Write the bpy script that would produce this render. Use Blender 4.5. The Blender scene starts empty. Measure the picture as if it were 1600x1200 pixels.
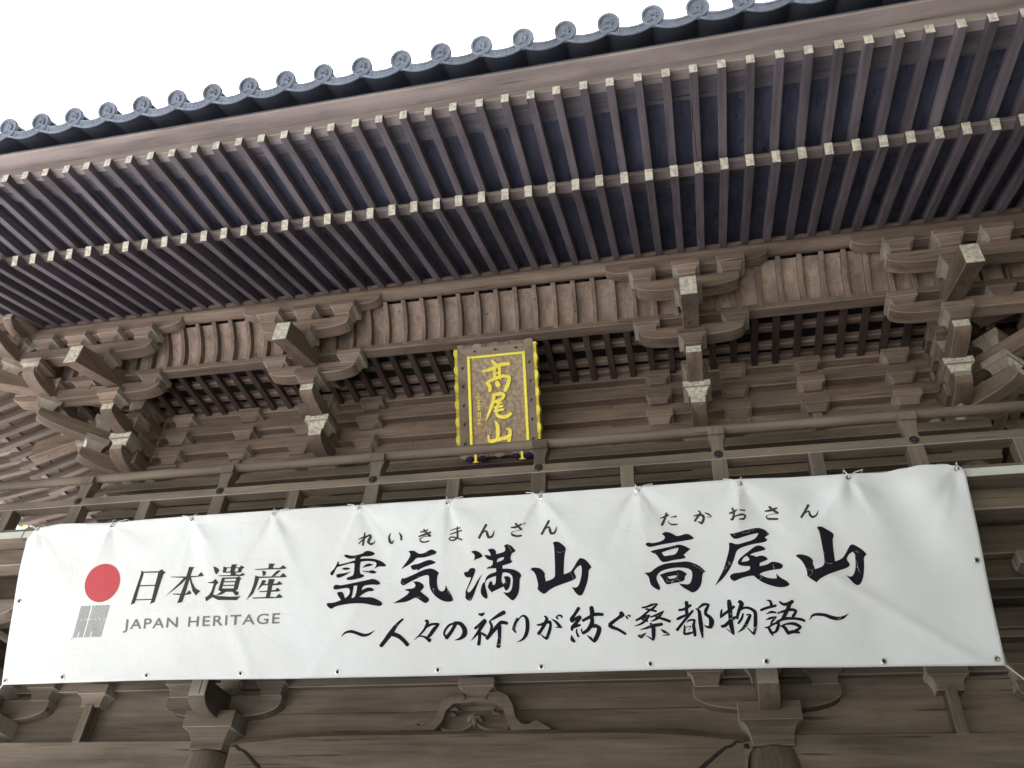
import bpy, bmesh, math, random
from math import sin, cos, pi, radians, sqrt, atan2, atan
from mathutils import Vector, Matrix, noise
random.seed(7)
scene = bpy.context.scene
col = scene.collection

# ------------------------------------------------------------------ camera
cam = bpy.data.cameras.new('camera'); camo = bpy.data.objects.new('camera', cam); col.objects.link(camo)
A = Vector((0.97593622, 0.20987288, 0.0591766)); B = Vector((0.09144266, -0.64027062, 0.7626872)); C = Vector((-0.1979564, 0.7389228, 0.64405462))
camo.matrix_world = Matrix(((A.x, B.x, -C.x, 0), (A.y, B.y, -C.y, 0), (A.z, B.z, -C.z, 0), (0, 0, 0, 1)))
cam.sensor_width = 36; cam.lens = 1335 / 1600 * 36; cam.clip_start = 0.05; cam.clip_end = 2000
scene.camera = camo
# ------------------------------------------------------------------ sky and sun
world = bpy.data.worlds.new('World'); scene.world = world; world.use_nodes = True
wn = world.node_tree.nodes; wl = world.node_tree.links
sky = wn.new('ShaderNodeTexSky'); sky.sky_type = 'NISHITA'; sky.sun_disc = False
SUN_EL = radians(56); SUN_AZ = radians(-38)      # azimuth from +Y clockwise: the sun stands high behind the gate, the front is in open shade
sky.sun_elevation = SUN_EL; sky.sun_rotation = SUN_AZ
sky.air_density = 1.0; sky.dust_density = 3.5; sky.ozone_density = 1.0
bg = wn['Background']; bg.inputs['Strength'].default_value = 0.05
wl.new(sky.outputs[0], bg.inputs['Color'])
sl = bpy.data.lights.new('sun', 'SUN'); sl.energy = 5.0; sl.angle = radians(0.6); sl.color = (1.0, 0.975, 0.945)
so = bpy.data.objects.new('sun', sl); col.objects.link(so)
sd = Vector((sin(SUN_AZ) * cos(SUN_EL), cos(SUN_AZ) * cos(SUN_EL), sin(SUN_EL)))
so.rotation_euler = (-sd).to_track_quat('-Z', 'Y').to_euler(); so.location = sd * 30
scene.view_settings.view_transform = 'Standard'; scene.view_settings.look = 'None'
scene.view_settings.gamma = 1; scene.view_settings.use_curve_mapping = False
scene.view_settings.exposure = 2.55
scene.render.engine = 'CYCLES'
try: scene.cycles.max_bounces = 8; scene.cycles.diffuse_bounces = 5
except Exception: pass

# ------------------------------------------------------------------ materials
def newmat(n):
    m = bpy.data.materials.new(n); m.use_nodes = True; nt = m.node_tree
    return m, nt, nt.nodes['Principled BSDF']
def wood(name, c, axis='X', rough=0.75, var=0.28, green=0.0, bump=0.25, crack=0.0):
    m, nt, b = newmat(name); N = nt.nodes; L = nt.links
    tc = N.new('ShaderNodeTexCoord'); oi = N.new('ShaderNodeObjectInfo')
    add = N.new('ShaderNodeVectorMath'); add.operation = 'ADD'
    sc = N.new('ShaderNodeVectorMath'); sc.operation = 'SCALE'; sc.inputs['Scale'].default_value = 17.3
    cmb = N.new('ShaderNodeCombineXYZ')
    for i in range(3): L.new(oi.outputs['Random'], cmb.inputs[i])
    L.new(cmb.outputs[0], sc.inputs[0]); L.new(tc.outputs['Object'], add.inputs[0]); L.new(sc.outputs[0], add.inputs[1])
    mp = N.new('ShaderNodeMapping'); s = {'X': (1.2, 22, 22), 'Y': (22, 1.2, 22), 'Z': (22, 22, 1.2)}[axis]
    mp.inputs['Scale'].default_value = s; L.new(add.outputs[0], mp.inputs['Vector'])
    n1 = N.new('ShaderNodeTexNoise'); n1.inputs['Scale'].default_value = 1.0; n1.inputs['Detail'].default_value = 9; n1.inputs['Roughness'].default_value = 0.65; n1.inputs['Distortion'].default_value = 0.4
    L.new(mp.outputs[0], n1.inputs['Vector'])
    n2 = N.new('ShaderNodeTexNoise'); n2.inputs['Scale'].default_value = 3.2; n2.inputs['Detail'].default_value = 5; n2.inputs['Roughness'].default_value = 0.6; L.new(add.outputs[0], n2.inputs['Vector'])
    r1 = N.new('ShaderNodeValToRGB')
    d = [v * (1 - var * 1.5) for v in c]; l = [min(v * (1 + var), 1) for v in c]
    r1.color_ramp.elements[0].position = 0.3; r1.color_ramp.elements[0].color = (*d, 1)
    r1.color_ramp.elements[1].position = 0.7; r1.color_ramp.elements[1].color = (*l, 1)
    L.new(n1.outputs['Fac'], r1.inputs[0])
    # blotches of weathering
    r2 = N.new('ShaderNodeMapRange'); r2.inputs['From Min'].default_value = 0.35; r2.inputs['From Max'].default_value = 0.7
    r2.inputs['To Min'].default_value = 0.0; r2.inputs['To Max'].default_value = 1.0; L.new(n2.outputs['Fac'], r2.inputs[0])
    mx = N.new('ShaderNodeMixRGB'); mx.blend_type = 'MIX'
    g = (c[0] * 1.15 + .01, c[1] * 1.19 + .011 + green * .03, c[2] * 1.23 + .011)
    mx.inputs[2].default_value = (*g, 1); L.new(r1.outputs[0], mx.inputs[1])
    mm = N.new('ShaderNodeMath'); mm.operation = 'MULTIPLY'; mm.inputs[1].default_value = 0.55; L.new(r2.outputs[0], mm.inputs[0]); L.new(mm.outputs[0], mx.inputs[0])
    n3 = N.new('ShaderNodeTexNoise'); n3.inputs['Scale'].default_value = 1.0; n3.inputs['Detail'].default_value = 4
    mp3 = N.new('ShaderNodeMapping'); mp3.inputs['Scale'].default_value = {'X': (.8, 5, 5), 'Y': (5, .8, 5), 'Z': (5, 5, .8)}[axis]
    L.new(add.outputs[0], mp3.inputs['Vector']); L.new(mp3.outputs[0], n3.inputs['Vector'])
    r3 = N.new('ShaderNodeMapRange'); r3.inputs['From Min'].default_value = .28; r3.inputs['From Max'].default_value = .62; r3.inputs['To Min'].default_value = .62; r3.inputs['To Max'].default_value = 1.12; L.new(n3.outputs['Fac'], r3.inputs[0])
    # fine drying cracks along the grain
    mp4 = N.new('ShaderNodeMapping'); mp4.inputs['Scale'].default_value = {'X': (1.1, 34, 34), 'Y': (34, 1.1, 34), 'Z': (34, 34, 1.1)}[axis]; L.new(add.outputs[0], mp4.inputs['Vector'])
    n4 = N.new('ShaderNodeTexNoise'); n4.inputs['Scale'].default_value = 1.0; n4.inputs['Detail'].default_value = 2; L.new(mp4.outputs[0], n4.inputs['Vector'])
    r4 = N.new('ShaderNodeMapRange'); r4.inputs['From Min'].default_value = .27; r4.inputs['From Max'].default_value = .33; r4.inputs['To Min'].default_value = .35; r4.inputs['To Max'].default_value = 1.0; L.new(n4.outputs['Fac'], r4.inputs[0])
    m34 = N.new('ShaderNodeMath'); m34.operation = 'MULTIPLY'; L.new(r3.outputs[0], m34.inputs[0]); L.new(r4.outputs[0], m34.inputs[1])
    mst = N.new('ShaderNodeMixRGB'); mst.blend_type = 'MULTIPLY'; mst.inputs[0].default_value = 1; L.new(mx.outputs[0], mst.inputs[1]); L.new(m34.outputs[0], mst.inputs[2]); mx = mst
    hs = N.new('ShaderNodeHueSaturation'); vr = N.new('ShaderNodeMapRange'); vr.inputs['To Min'].default_value = 0.82; vr.inputs['To Max'].default_value = 1.18
    L.new(oi.outputs['Random'], vr.inputs[0]); L.new(vr.outputs[0], hs.inputs['Value']); L.new(mx.outputs[0], hs.inputs['Color'])
    L.new(hs.outputs[0], b.inputs['Base Color'])
    bp = N.new('ShaderNodeBump'); bp.inputs['Strength'].default_value = bump; bp.inputs['Distance'].default_value = 0.006
    L.new(n1.outputs['Fac'], bp.inputs['Height']); L.new(bp.outputs[0], b.inputs['Normal'])
    b.inputs['Roughness'].default_value = rough
    b.inputs['Specular IOR Level'].default_value = 0.3
    return m
def plain(name, c, rough=0.6, nscale=6, namt=0.15, metal=0, bump=0.1, spec=.4, ovar=.0):
    m, nt, b = newmat(name); N = nt.nodes; L = nt.links
    tc = N.new('ShaderNodeTexCoord'); n = N.new('ShaderNodeTexNoise'); n.inputs['Scale'].default_value = nscale; n.inputs['Detail'].default_value = 7
    L.new(tc.outputs['Object'], n.inputs['Vector'])
    r = N.new('ShaderNodeValToRGB'); r.color_ramp.elements[0].position = .3; r.color_ramp.elements[1].position = .7
    r.color_ramp.elements[0].color = (*[v * (1 - namt) for v in c], 1); r.color_ramp.elements[1].color = (*[min(1, v * (1 + namt)) for v in c], 1)
    L.new(n.outputs['Fac'], r.inputs[0])
    oi = N.new('ShaderNodeObjectInfo'); vr = N.new('ShaderNodeMapRange'); vr.inputs['To Min'].default_value = 1 - ovar; vr.inputs['To Max'].default_value = 1 + ovar; hs = N.new('ShaderNodeHueSaturation')
    L.new(oi.outputs['Random'], vr.inputs[0]); L.new(vr.outputs[0], hs.inputs['Value']); L.new(r.outputs[0], hs.inputs['Color']); L.new(hs.outputs[0], b.inputs['Base Color'])
    bp = N.new('ShaderNodeBump'); bp.inputs['Strength'].default_value = bump; bp.inputs['Distance'].default_value = .005; L.new(n.outputs['Fac'], bp.inputs['Height']); L.new(bp.outputs[0], b.inputs['Normal'])
    b.inputs['Roughness'].default_value = rough; b.inputs['Metallic'].default_value = metal; b.inputs['Specular IOR Level'].default_value = spec
    return m
def cream(name, c, dirt, amt):
    # painted end grain, the paint worn off in patches so that grey wood shows
    m, nt, b = newmat(name); N = nt.nodes; L = nt.links
    tc = N.new('ShaderNodeTexCoord'); oi = N.new('ShaderNodeObjectInfo'); add = N.new('ShaderNodeVectorMath'); add.operation = 'ADD'
    cmb = N.new('ShaderNodeCombineXYZ'); sc = N.new('ShaderNodeVectorMath'); sc.operation = 'SCALE'; sc.inputs['Scale'].default_value = 31
    for i in range(3): L.new(oi.outputs['Random'], cmb.inputs[i])
    L.new(cmb.outputs[0], sc.inputs[0]); L.new(tc.outputs['Object'], add.inputs[0]); L.new(sc.outputs[0], add.inputs[1])
    n = N.new('ShaderNodeTexNoise'); n.inputs['Scale'].default_value = 26; n.inputs['Detail'].default_value = 8; n.inputs['Roughness'].default_value = .7; L.new(add.outputs[0], n.inputs['Vector'])
    r = N.new('ShaderNodeValToRGB'); r.color_ramp.elements[0].position = .5 - amt * .5; r.color_ramp.elements[1].position = .62 - amt * .3
    r.color_ramp.elements[0].color = (*dirt, 1); r.color_ramp.elements[1].color = (*c, 1)
    L.new(n.outputs['Fac'], r.inputs[0]); L.new(r.outputs[0], b.inputs['Base Color']); b.inputs['Roughness'].default_value = .7
    return m
BR = (0.226, 0.163, 0.129)
W = {}
for ax in 'XYZ':
    W['up' + ax] = wood('brown_wood_' + ax.lower(), BR, ax)
    W['low' + ax] = wood('dark_weathered_wood_' + ax.lower(), (0.178, 0.140, 0.108), ax, green=.0)
    W['rail' + ax] = wood('grey_green_wood_' + ax.lower(), (0.178, 0.140, 0.106), ax, green=.0, var=.22)
    W['raft' + ax] = wood('glare_tinted_rafter_' + ax.lower(), (0.148, 0.122, 0.142), ax, bump=.12)  # blue-violet glare over the front eaves put into the wood colour
W['sideraft'] = wood('side_rafter_wood', (0.165, 0.128, 0.108), 'Y', bump=.12)
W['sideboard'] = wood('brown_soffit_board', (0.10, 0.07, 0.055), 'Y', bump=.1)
W['end'] = wood('end_grain_wood', (0.38, 0.33, 0.275), 'Z', var=.14)
W['edge'] = wood('worn_edge_wood', (0.31, 0.27, 0.235), 'X', var=.15, bump=.05)
W['cream'] = cream('cream_painted_end', (0.72, 0.69, 0.58), (0.40, 0.37, 0.32), .22)
W['creamworn'] = cream('worn_cream_end', (0.74, 0.70, 0.58), (0.45, 0.42, 0.37), .16)
W['board'] = wood('glare_tinted_soffit_wood', (0.085, 0.09, 0.14), 'Y', bump=.1)  # bluish grey carries the glare over the upper eaves
W['boardl'] = wood('pale_glare_tinted_board', (0.13, 0.118, 0.14), 'X', bump=.1)  # violet tint stands for the same glare on the tip boards
W['eave'] = wood('eave_board_wood', (0.25, 0.203, 0.20), 'X', bump=.1, var=.12)
W['ribboard'] = wood('rib_board_wood', (0.36, 0.265, 0.215), 'Z', bump=.15)
W['red'] = wood('reddish_lattice_wood', (0.075, 0.048, 0.045), 'Y', bump=.1)
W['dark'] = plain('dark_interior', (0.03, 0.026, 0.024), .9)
W['tile'] = plain('blue_grey_roof_tile', (0.24, 0.27, 0.345), .4, 14, .16, bump=.25, spec=.5, ovar=.14)
W['tiledark'] = plain('shade_dark_tile_back', (0.035, 0.04, 0.058), .8)  # shade beneath the tiles put into a darker colour
W['iron'] = plain('black_iron', (0.05, 0.048, 0.045), .45, 20, .2, metal=.6)
W['paint'] = plain('white_edge_paint', (0.62, 0.61, 0.54), .6, 5, .12)
W['gold'] = plain('gold_leaf', (0.98, 0.76, 0.10), .36, 60, .2, metal=.25, bump=.3)
W['goldflat'] = plain('gold_paint', (0.98, 0.84, 0.12), .45, 60, .12, metal=.35, bump=.1)
W['seal'] = plain('orange_seal', (0.65, 0.28, 0.12), .5)
W['purple'] = plain('purple_cloth', (0.035, 0.016, 0.07), .85)
W['frame'] = wood('plaque_frame_wood', (0.30, 0.235, 0.19), 'X', bump=.1, var=.12)
W['vinyl'] = None
W['ink'] = plain('black_ink', (0.012, 0.012, 0.018), .75, 40, .3, bump=.02, spec=.15)
W['grey'] = plain('dark_grey_ink', (0.055, 0.055, 0.055), .75, 40, .1, bump=.02, spec=.15)
W['greyl'] = plain('grey_ink', (0.20, 0.20, 0.20), .7, 40, .1, bump=.02)
W['redink'] = plain('red_ink', (0.56, 0.065, 0.08), .5, 5, .05, bump=.02)
W['metal'] = plain('steel_grommet', (0.55, 0.55, 0.55), .3, 20, .1, metal=.9)
W['cord'] = plain('white_cord', (0.75, 0.74, 0.7), .8)
W['stone'] = None

# ------------------------------------------------------------------ mesh helpers
class MB:
    def __init__(s): s.v = []; s.f = []; s.m = []
    def poly(s, pts, mi=0):
        n = len(s.v); s.v += [tuple(p) for p in pts]; s.f.append(tuple(range(n, n + len(pts)))); s.m.append(mi)
    def box(s, x0, x1, y0, y1, z0, z1, mi=0):
        n = len(s.v)
        s.v += [(x, y, z) for z in (z0, z1) for y in (y0, y1) for x in (x0, x1)]
        for q in ((0, 2, 3, 1), (4, 5, 7, 6), (0, 1, 5, 4), (2, 6, 7, 3), (0, 4, 6, 2), (1, 3, 7, 5)):
            s.f.append(tuple(n + i for i in q)); s.m.append(mi)
    def prism(s, prof, a0, a1, axis='X', mi=0, seg=1):
        # prof in the two other axes: X -> (y,z); Y -> (x,z); Z -> (x,y)
        def P(p, a):
            return (a, p[0], p[1]) if axis == 'X' else (p[0], a, p[1]) if axis == 'Y' else (p[0], p[1], a)
        n = len(s.v); k = len(prof)
        for j in range(seg + 1):
            a = a0 + (a1 - a0) * j / seg
            s.v += [P(p, a) for p in prof]
        for j in range(seg):
            for i in range(k):
                i2 = (i + 1) % k; o = n + j * k; s.f.append((o + i, o + i2, o + k + i2, o + k + i)); s.m.append(mi)
        s.f.append(tuple(n + i for i in reversed(range(k)))); s.m.append(mi)
        s.f.append(tuple(n + seg * k + i for i in range(k))); s.m.append(mi)
    def tube(s, pts, r, n=10, mi=0, cap=True):
        base = len(s.v); pts = [Vector(p) for p in pts]; m = len(pts)
        for i, p in enumerate(pts):
            t = (pts[min(i + 1, m - 1)] - pts[max(i - 1, 0)]).normalized()
            up = Vector((0, 0, 1)) if abs(t.z) < .9 else Vector((1, 0, 0))
            a = t.cross(up).normalized(); b = t.cross(a)
            rr = r[i] if isinstance(r, (list, tuple)) else r
            for k in range(n):
                th = 2 * pi * k / n; s.v.append(tuple(p + a * cos(th) * rr + b * sin(th) * rr))
        for i in range(m - 1):
            for k in range(n):
                k2 = (k + 1) % n; s.f.append((base + i * n + k, base + i * n + k2, base + (i + 1) * n + k2, base + (i + 1) * n + k)); s.m.append(mi)
        if cap:
            s.f.append(tuple(base + k for k in reversed(range(n)))); s.m.append(mi)
            s.f.append(tuple(base + (m - 1) * n + k for k in range(n))); s.m.append(mi)
    def mesh(s, name, mats, bevel=0, edge=None, smooth=False, pick=None, warp=None):
        me = bpy.data.meshes.new(name)
        v = [warp(*p) for p in s.v] if warp else s.v
        me.from_pydata(v, [], s.f); me.update()
        for i, p in enumerate(me.polygons): p.material_index = s.m[i]
        mats = list(mats)
        bm = bmesh.new(); bm.from_mesh(me)
        bmesh.ops.recalc_face_normals(bm, faces=bm.faces[:])
        if pick:
            for f in bm.faces:
                r = pick(f.normal, f.calc_center_median())
                if r is not None: f.material_index = r
        if bevel:
            es = [e for e in bm.edges if len(e.link_faces) == 2 and e.calc_face_angle(0) > radians(32)]
            mi = -1
            if edge is not None:
                mats.append(edge); mi = len(mats) - 1
            bmesh.ops.bevel(bm, geom=es, offset=bevel, offset_type='OFFSET', segments=1, profile=.5, affect='EDGES', material=mi, clamp_overlap=True)
        if smooth:
            for f in bm.faces: f.smooth = True
        bm.to_mesh(me); bm.free()
        for m in mats: me.materials.append(m)
        if smooth:
            try: me.set_sharp_from_angle(angle=radians(35))
            except Exception: pass
        return me
WM = {}
def link(name, me, parent=None, M=None):
    o = bpy.data.objects.new(name, me); col.objects.link(o)
    M = M if M is not None else Matrix.Identity(4)
    WM[o.name] = M
    if parent is not None:
        o.parent = parent; o.matrix_basis = WM[parent.name].inverted() @ M
    else: o.matrix_basis = M
    return o
def T(x, y, z): return Matrix.Translation((x, y, z))
def RZ(a): return Matrix.Rotation(a, 4, 'Z')
def RX(a): return Matrix.Rotation(a, 4, 'X')
def tag(o, label, cat, group=None):
    o['label'] = label; o['category'] = cat
    if group: o['group'] = group
_c = {}
def cached(key, fn):
    if key not in _c: _c[key] = fn()
    return _c[key]
BV = .0045
def beam_mesh(L, w, h, mat, axis='X', bevel=BV, edge=True, endm=None):
    def mk():
        b = MB()
        if axis == 'X': b.box(-L / 2, L / 2, -w / 2, w / 2, 0, h)
        elif axis == 'Y': b.box(-w / 2, w / 2, -L / 2, L / 2, 0, h)
        else: b.box(-w / 2, w / 2, -h / 2, h / 2, 0, L)
        ai = 'XYZ'.index(axis)
        mats = [mat] + ([endm] if endm else [])
        return b.mesh('beam', mats, bevel, W['edge'] if edge else None, pick=(lambda n, c: 1 if abs(n[ai]) > .9 else None) if endm else None)
    return cached(('beam', round(L, 3), round(w, 3), round(h, 3), mat.name, axis, bevel, edge, endm and endm.name), mk)
def block_mesh(w, h, d, kind='up', front=None):
    # bearing block: square head, hollowed curve down to a smaller foot
    def mk():
        b = MB(); rings = []
        hh = h * .46; foot = .66
        prof = [(1, h), (1, h - hh)]
        for i in range(1, 8):
            t = i / 7 * pi / 2; prof.append((.985 - (.985 - foot) * sin(t), (h - hh) * (.10 + .90 * cos(t))))
        prof.append((foot, 0))
        n0 = 0
        for s_, z in prof:
            b.v += [(-w / 2 * s_, -d / 2 * s_, z), (w / 2 * s_, -d / 2 * s_, z), (w / 2 * s_, d / 2 * s_, z), (-w / 2 * s_, d / 2 * s_, z)]
        for r in range(len(prof) - 1):
            for k in range(4):
                k2 = (k + 1) % 4; b.f.append((r * 4 + k, r * 4 + k2, r * 4 + 4 + k2, r * 4 + 4 + k)); b.m.append(0)
        b.f.append((0, 1, 2, 3)); b.m.append(0); r = (len(prof) - 1) * 4; b.f.append((r, r + 3, r + 2, r + 1)); b.m.append(0)
        mats = [W[kind + 'X'], W['end']] + ([front] if front else [])
        def pk(n, c):
            if abs(c.x) > abs(c.y) * w / d + .01: return 1
            if front and c.y < -d * .25 and n.y < -.3: return 2
            return 0
        return b.mesh('block', mats, .004, W['edge'], pick=pk)
    return cached(('blk', w, h, d, kind, front and front.name), mk)
def armx_mesh(a0, a1, w, h, kind='up', curve=.30, rise=.62, tipl=True, tipr=True):
    # arm along the wall with its lower corners rounded up at the tips
    def mk():
        b = MB(); pr = []
        pr.append((a0, h)); 
        if tipl:
            for i in range(7):
                t = i / 6 * pi / 2; pr.append((a0 + curve * (1 - cos(t)) * 1.0, h * rise * (1 - sin(t))))
        else: pr.append((a0, 0))
        if tipr:
            for i in range(6, -1, -1):
                t = i / 6 * pi / 2; pr.append((a1 - curve * (1 - cos(t)), h * rise * (1 - sin(t))))
        else: pr.append((a1, 0))
        pr.append((a1, h))
        b.prism(pr, -w / 2, w / 2, 'Y')
        return b.mesh('arm', [W[kind + 'X'], W['end']], .005, W['edge'], pick=lambda n, c: 1 if abs(n.x) > .93 else 0)
    return cached(('armx', round(a0, 3), round(a1, 3), w, h, kind, curve, rise, tipl, tipr), mk)
def army_mesh(d, w, h, kind='up', endh=.55, curve=.30, back=.1, front='cream', start=0.0):
    # arm standing out from the wall (towards -Y), painted end
    def mk():
        b = MB(); pr = [(back, 0), (back, h), (-d, h)]
        for i in range(8):
            t = i / 7 * pi / 2; pr.append((-d + curve * (1 - cos(t)), h * (1 - endh) * (1 - sin(t))))
        b.prism(pr, -w / 2, w / 2, 'X')
        return b.mesh('arm', [W[kind + 'Y'], W[front]], .004, W['edge'], pick=lambda n, c: 1 if (n.y < -.95) else 0)
    return cached(('army', round(d, 3), w, h, kind, endh, curve, front), mk)
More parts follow.
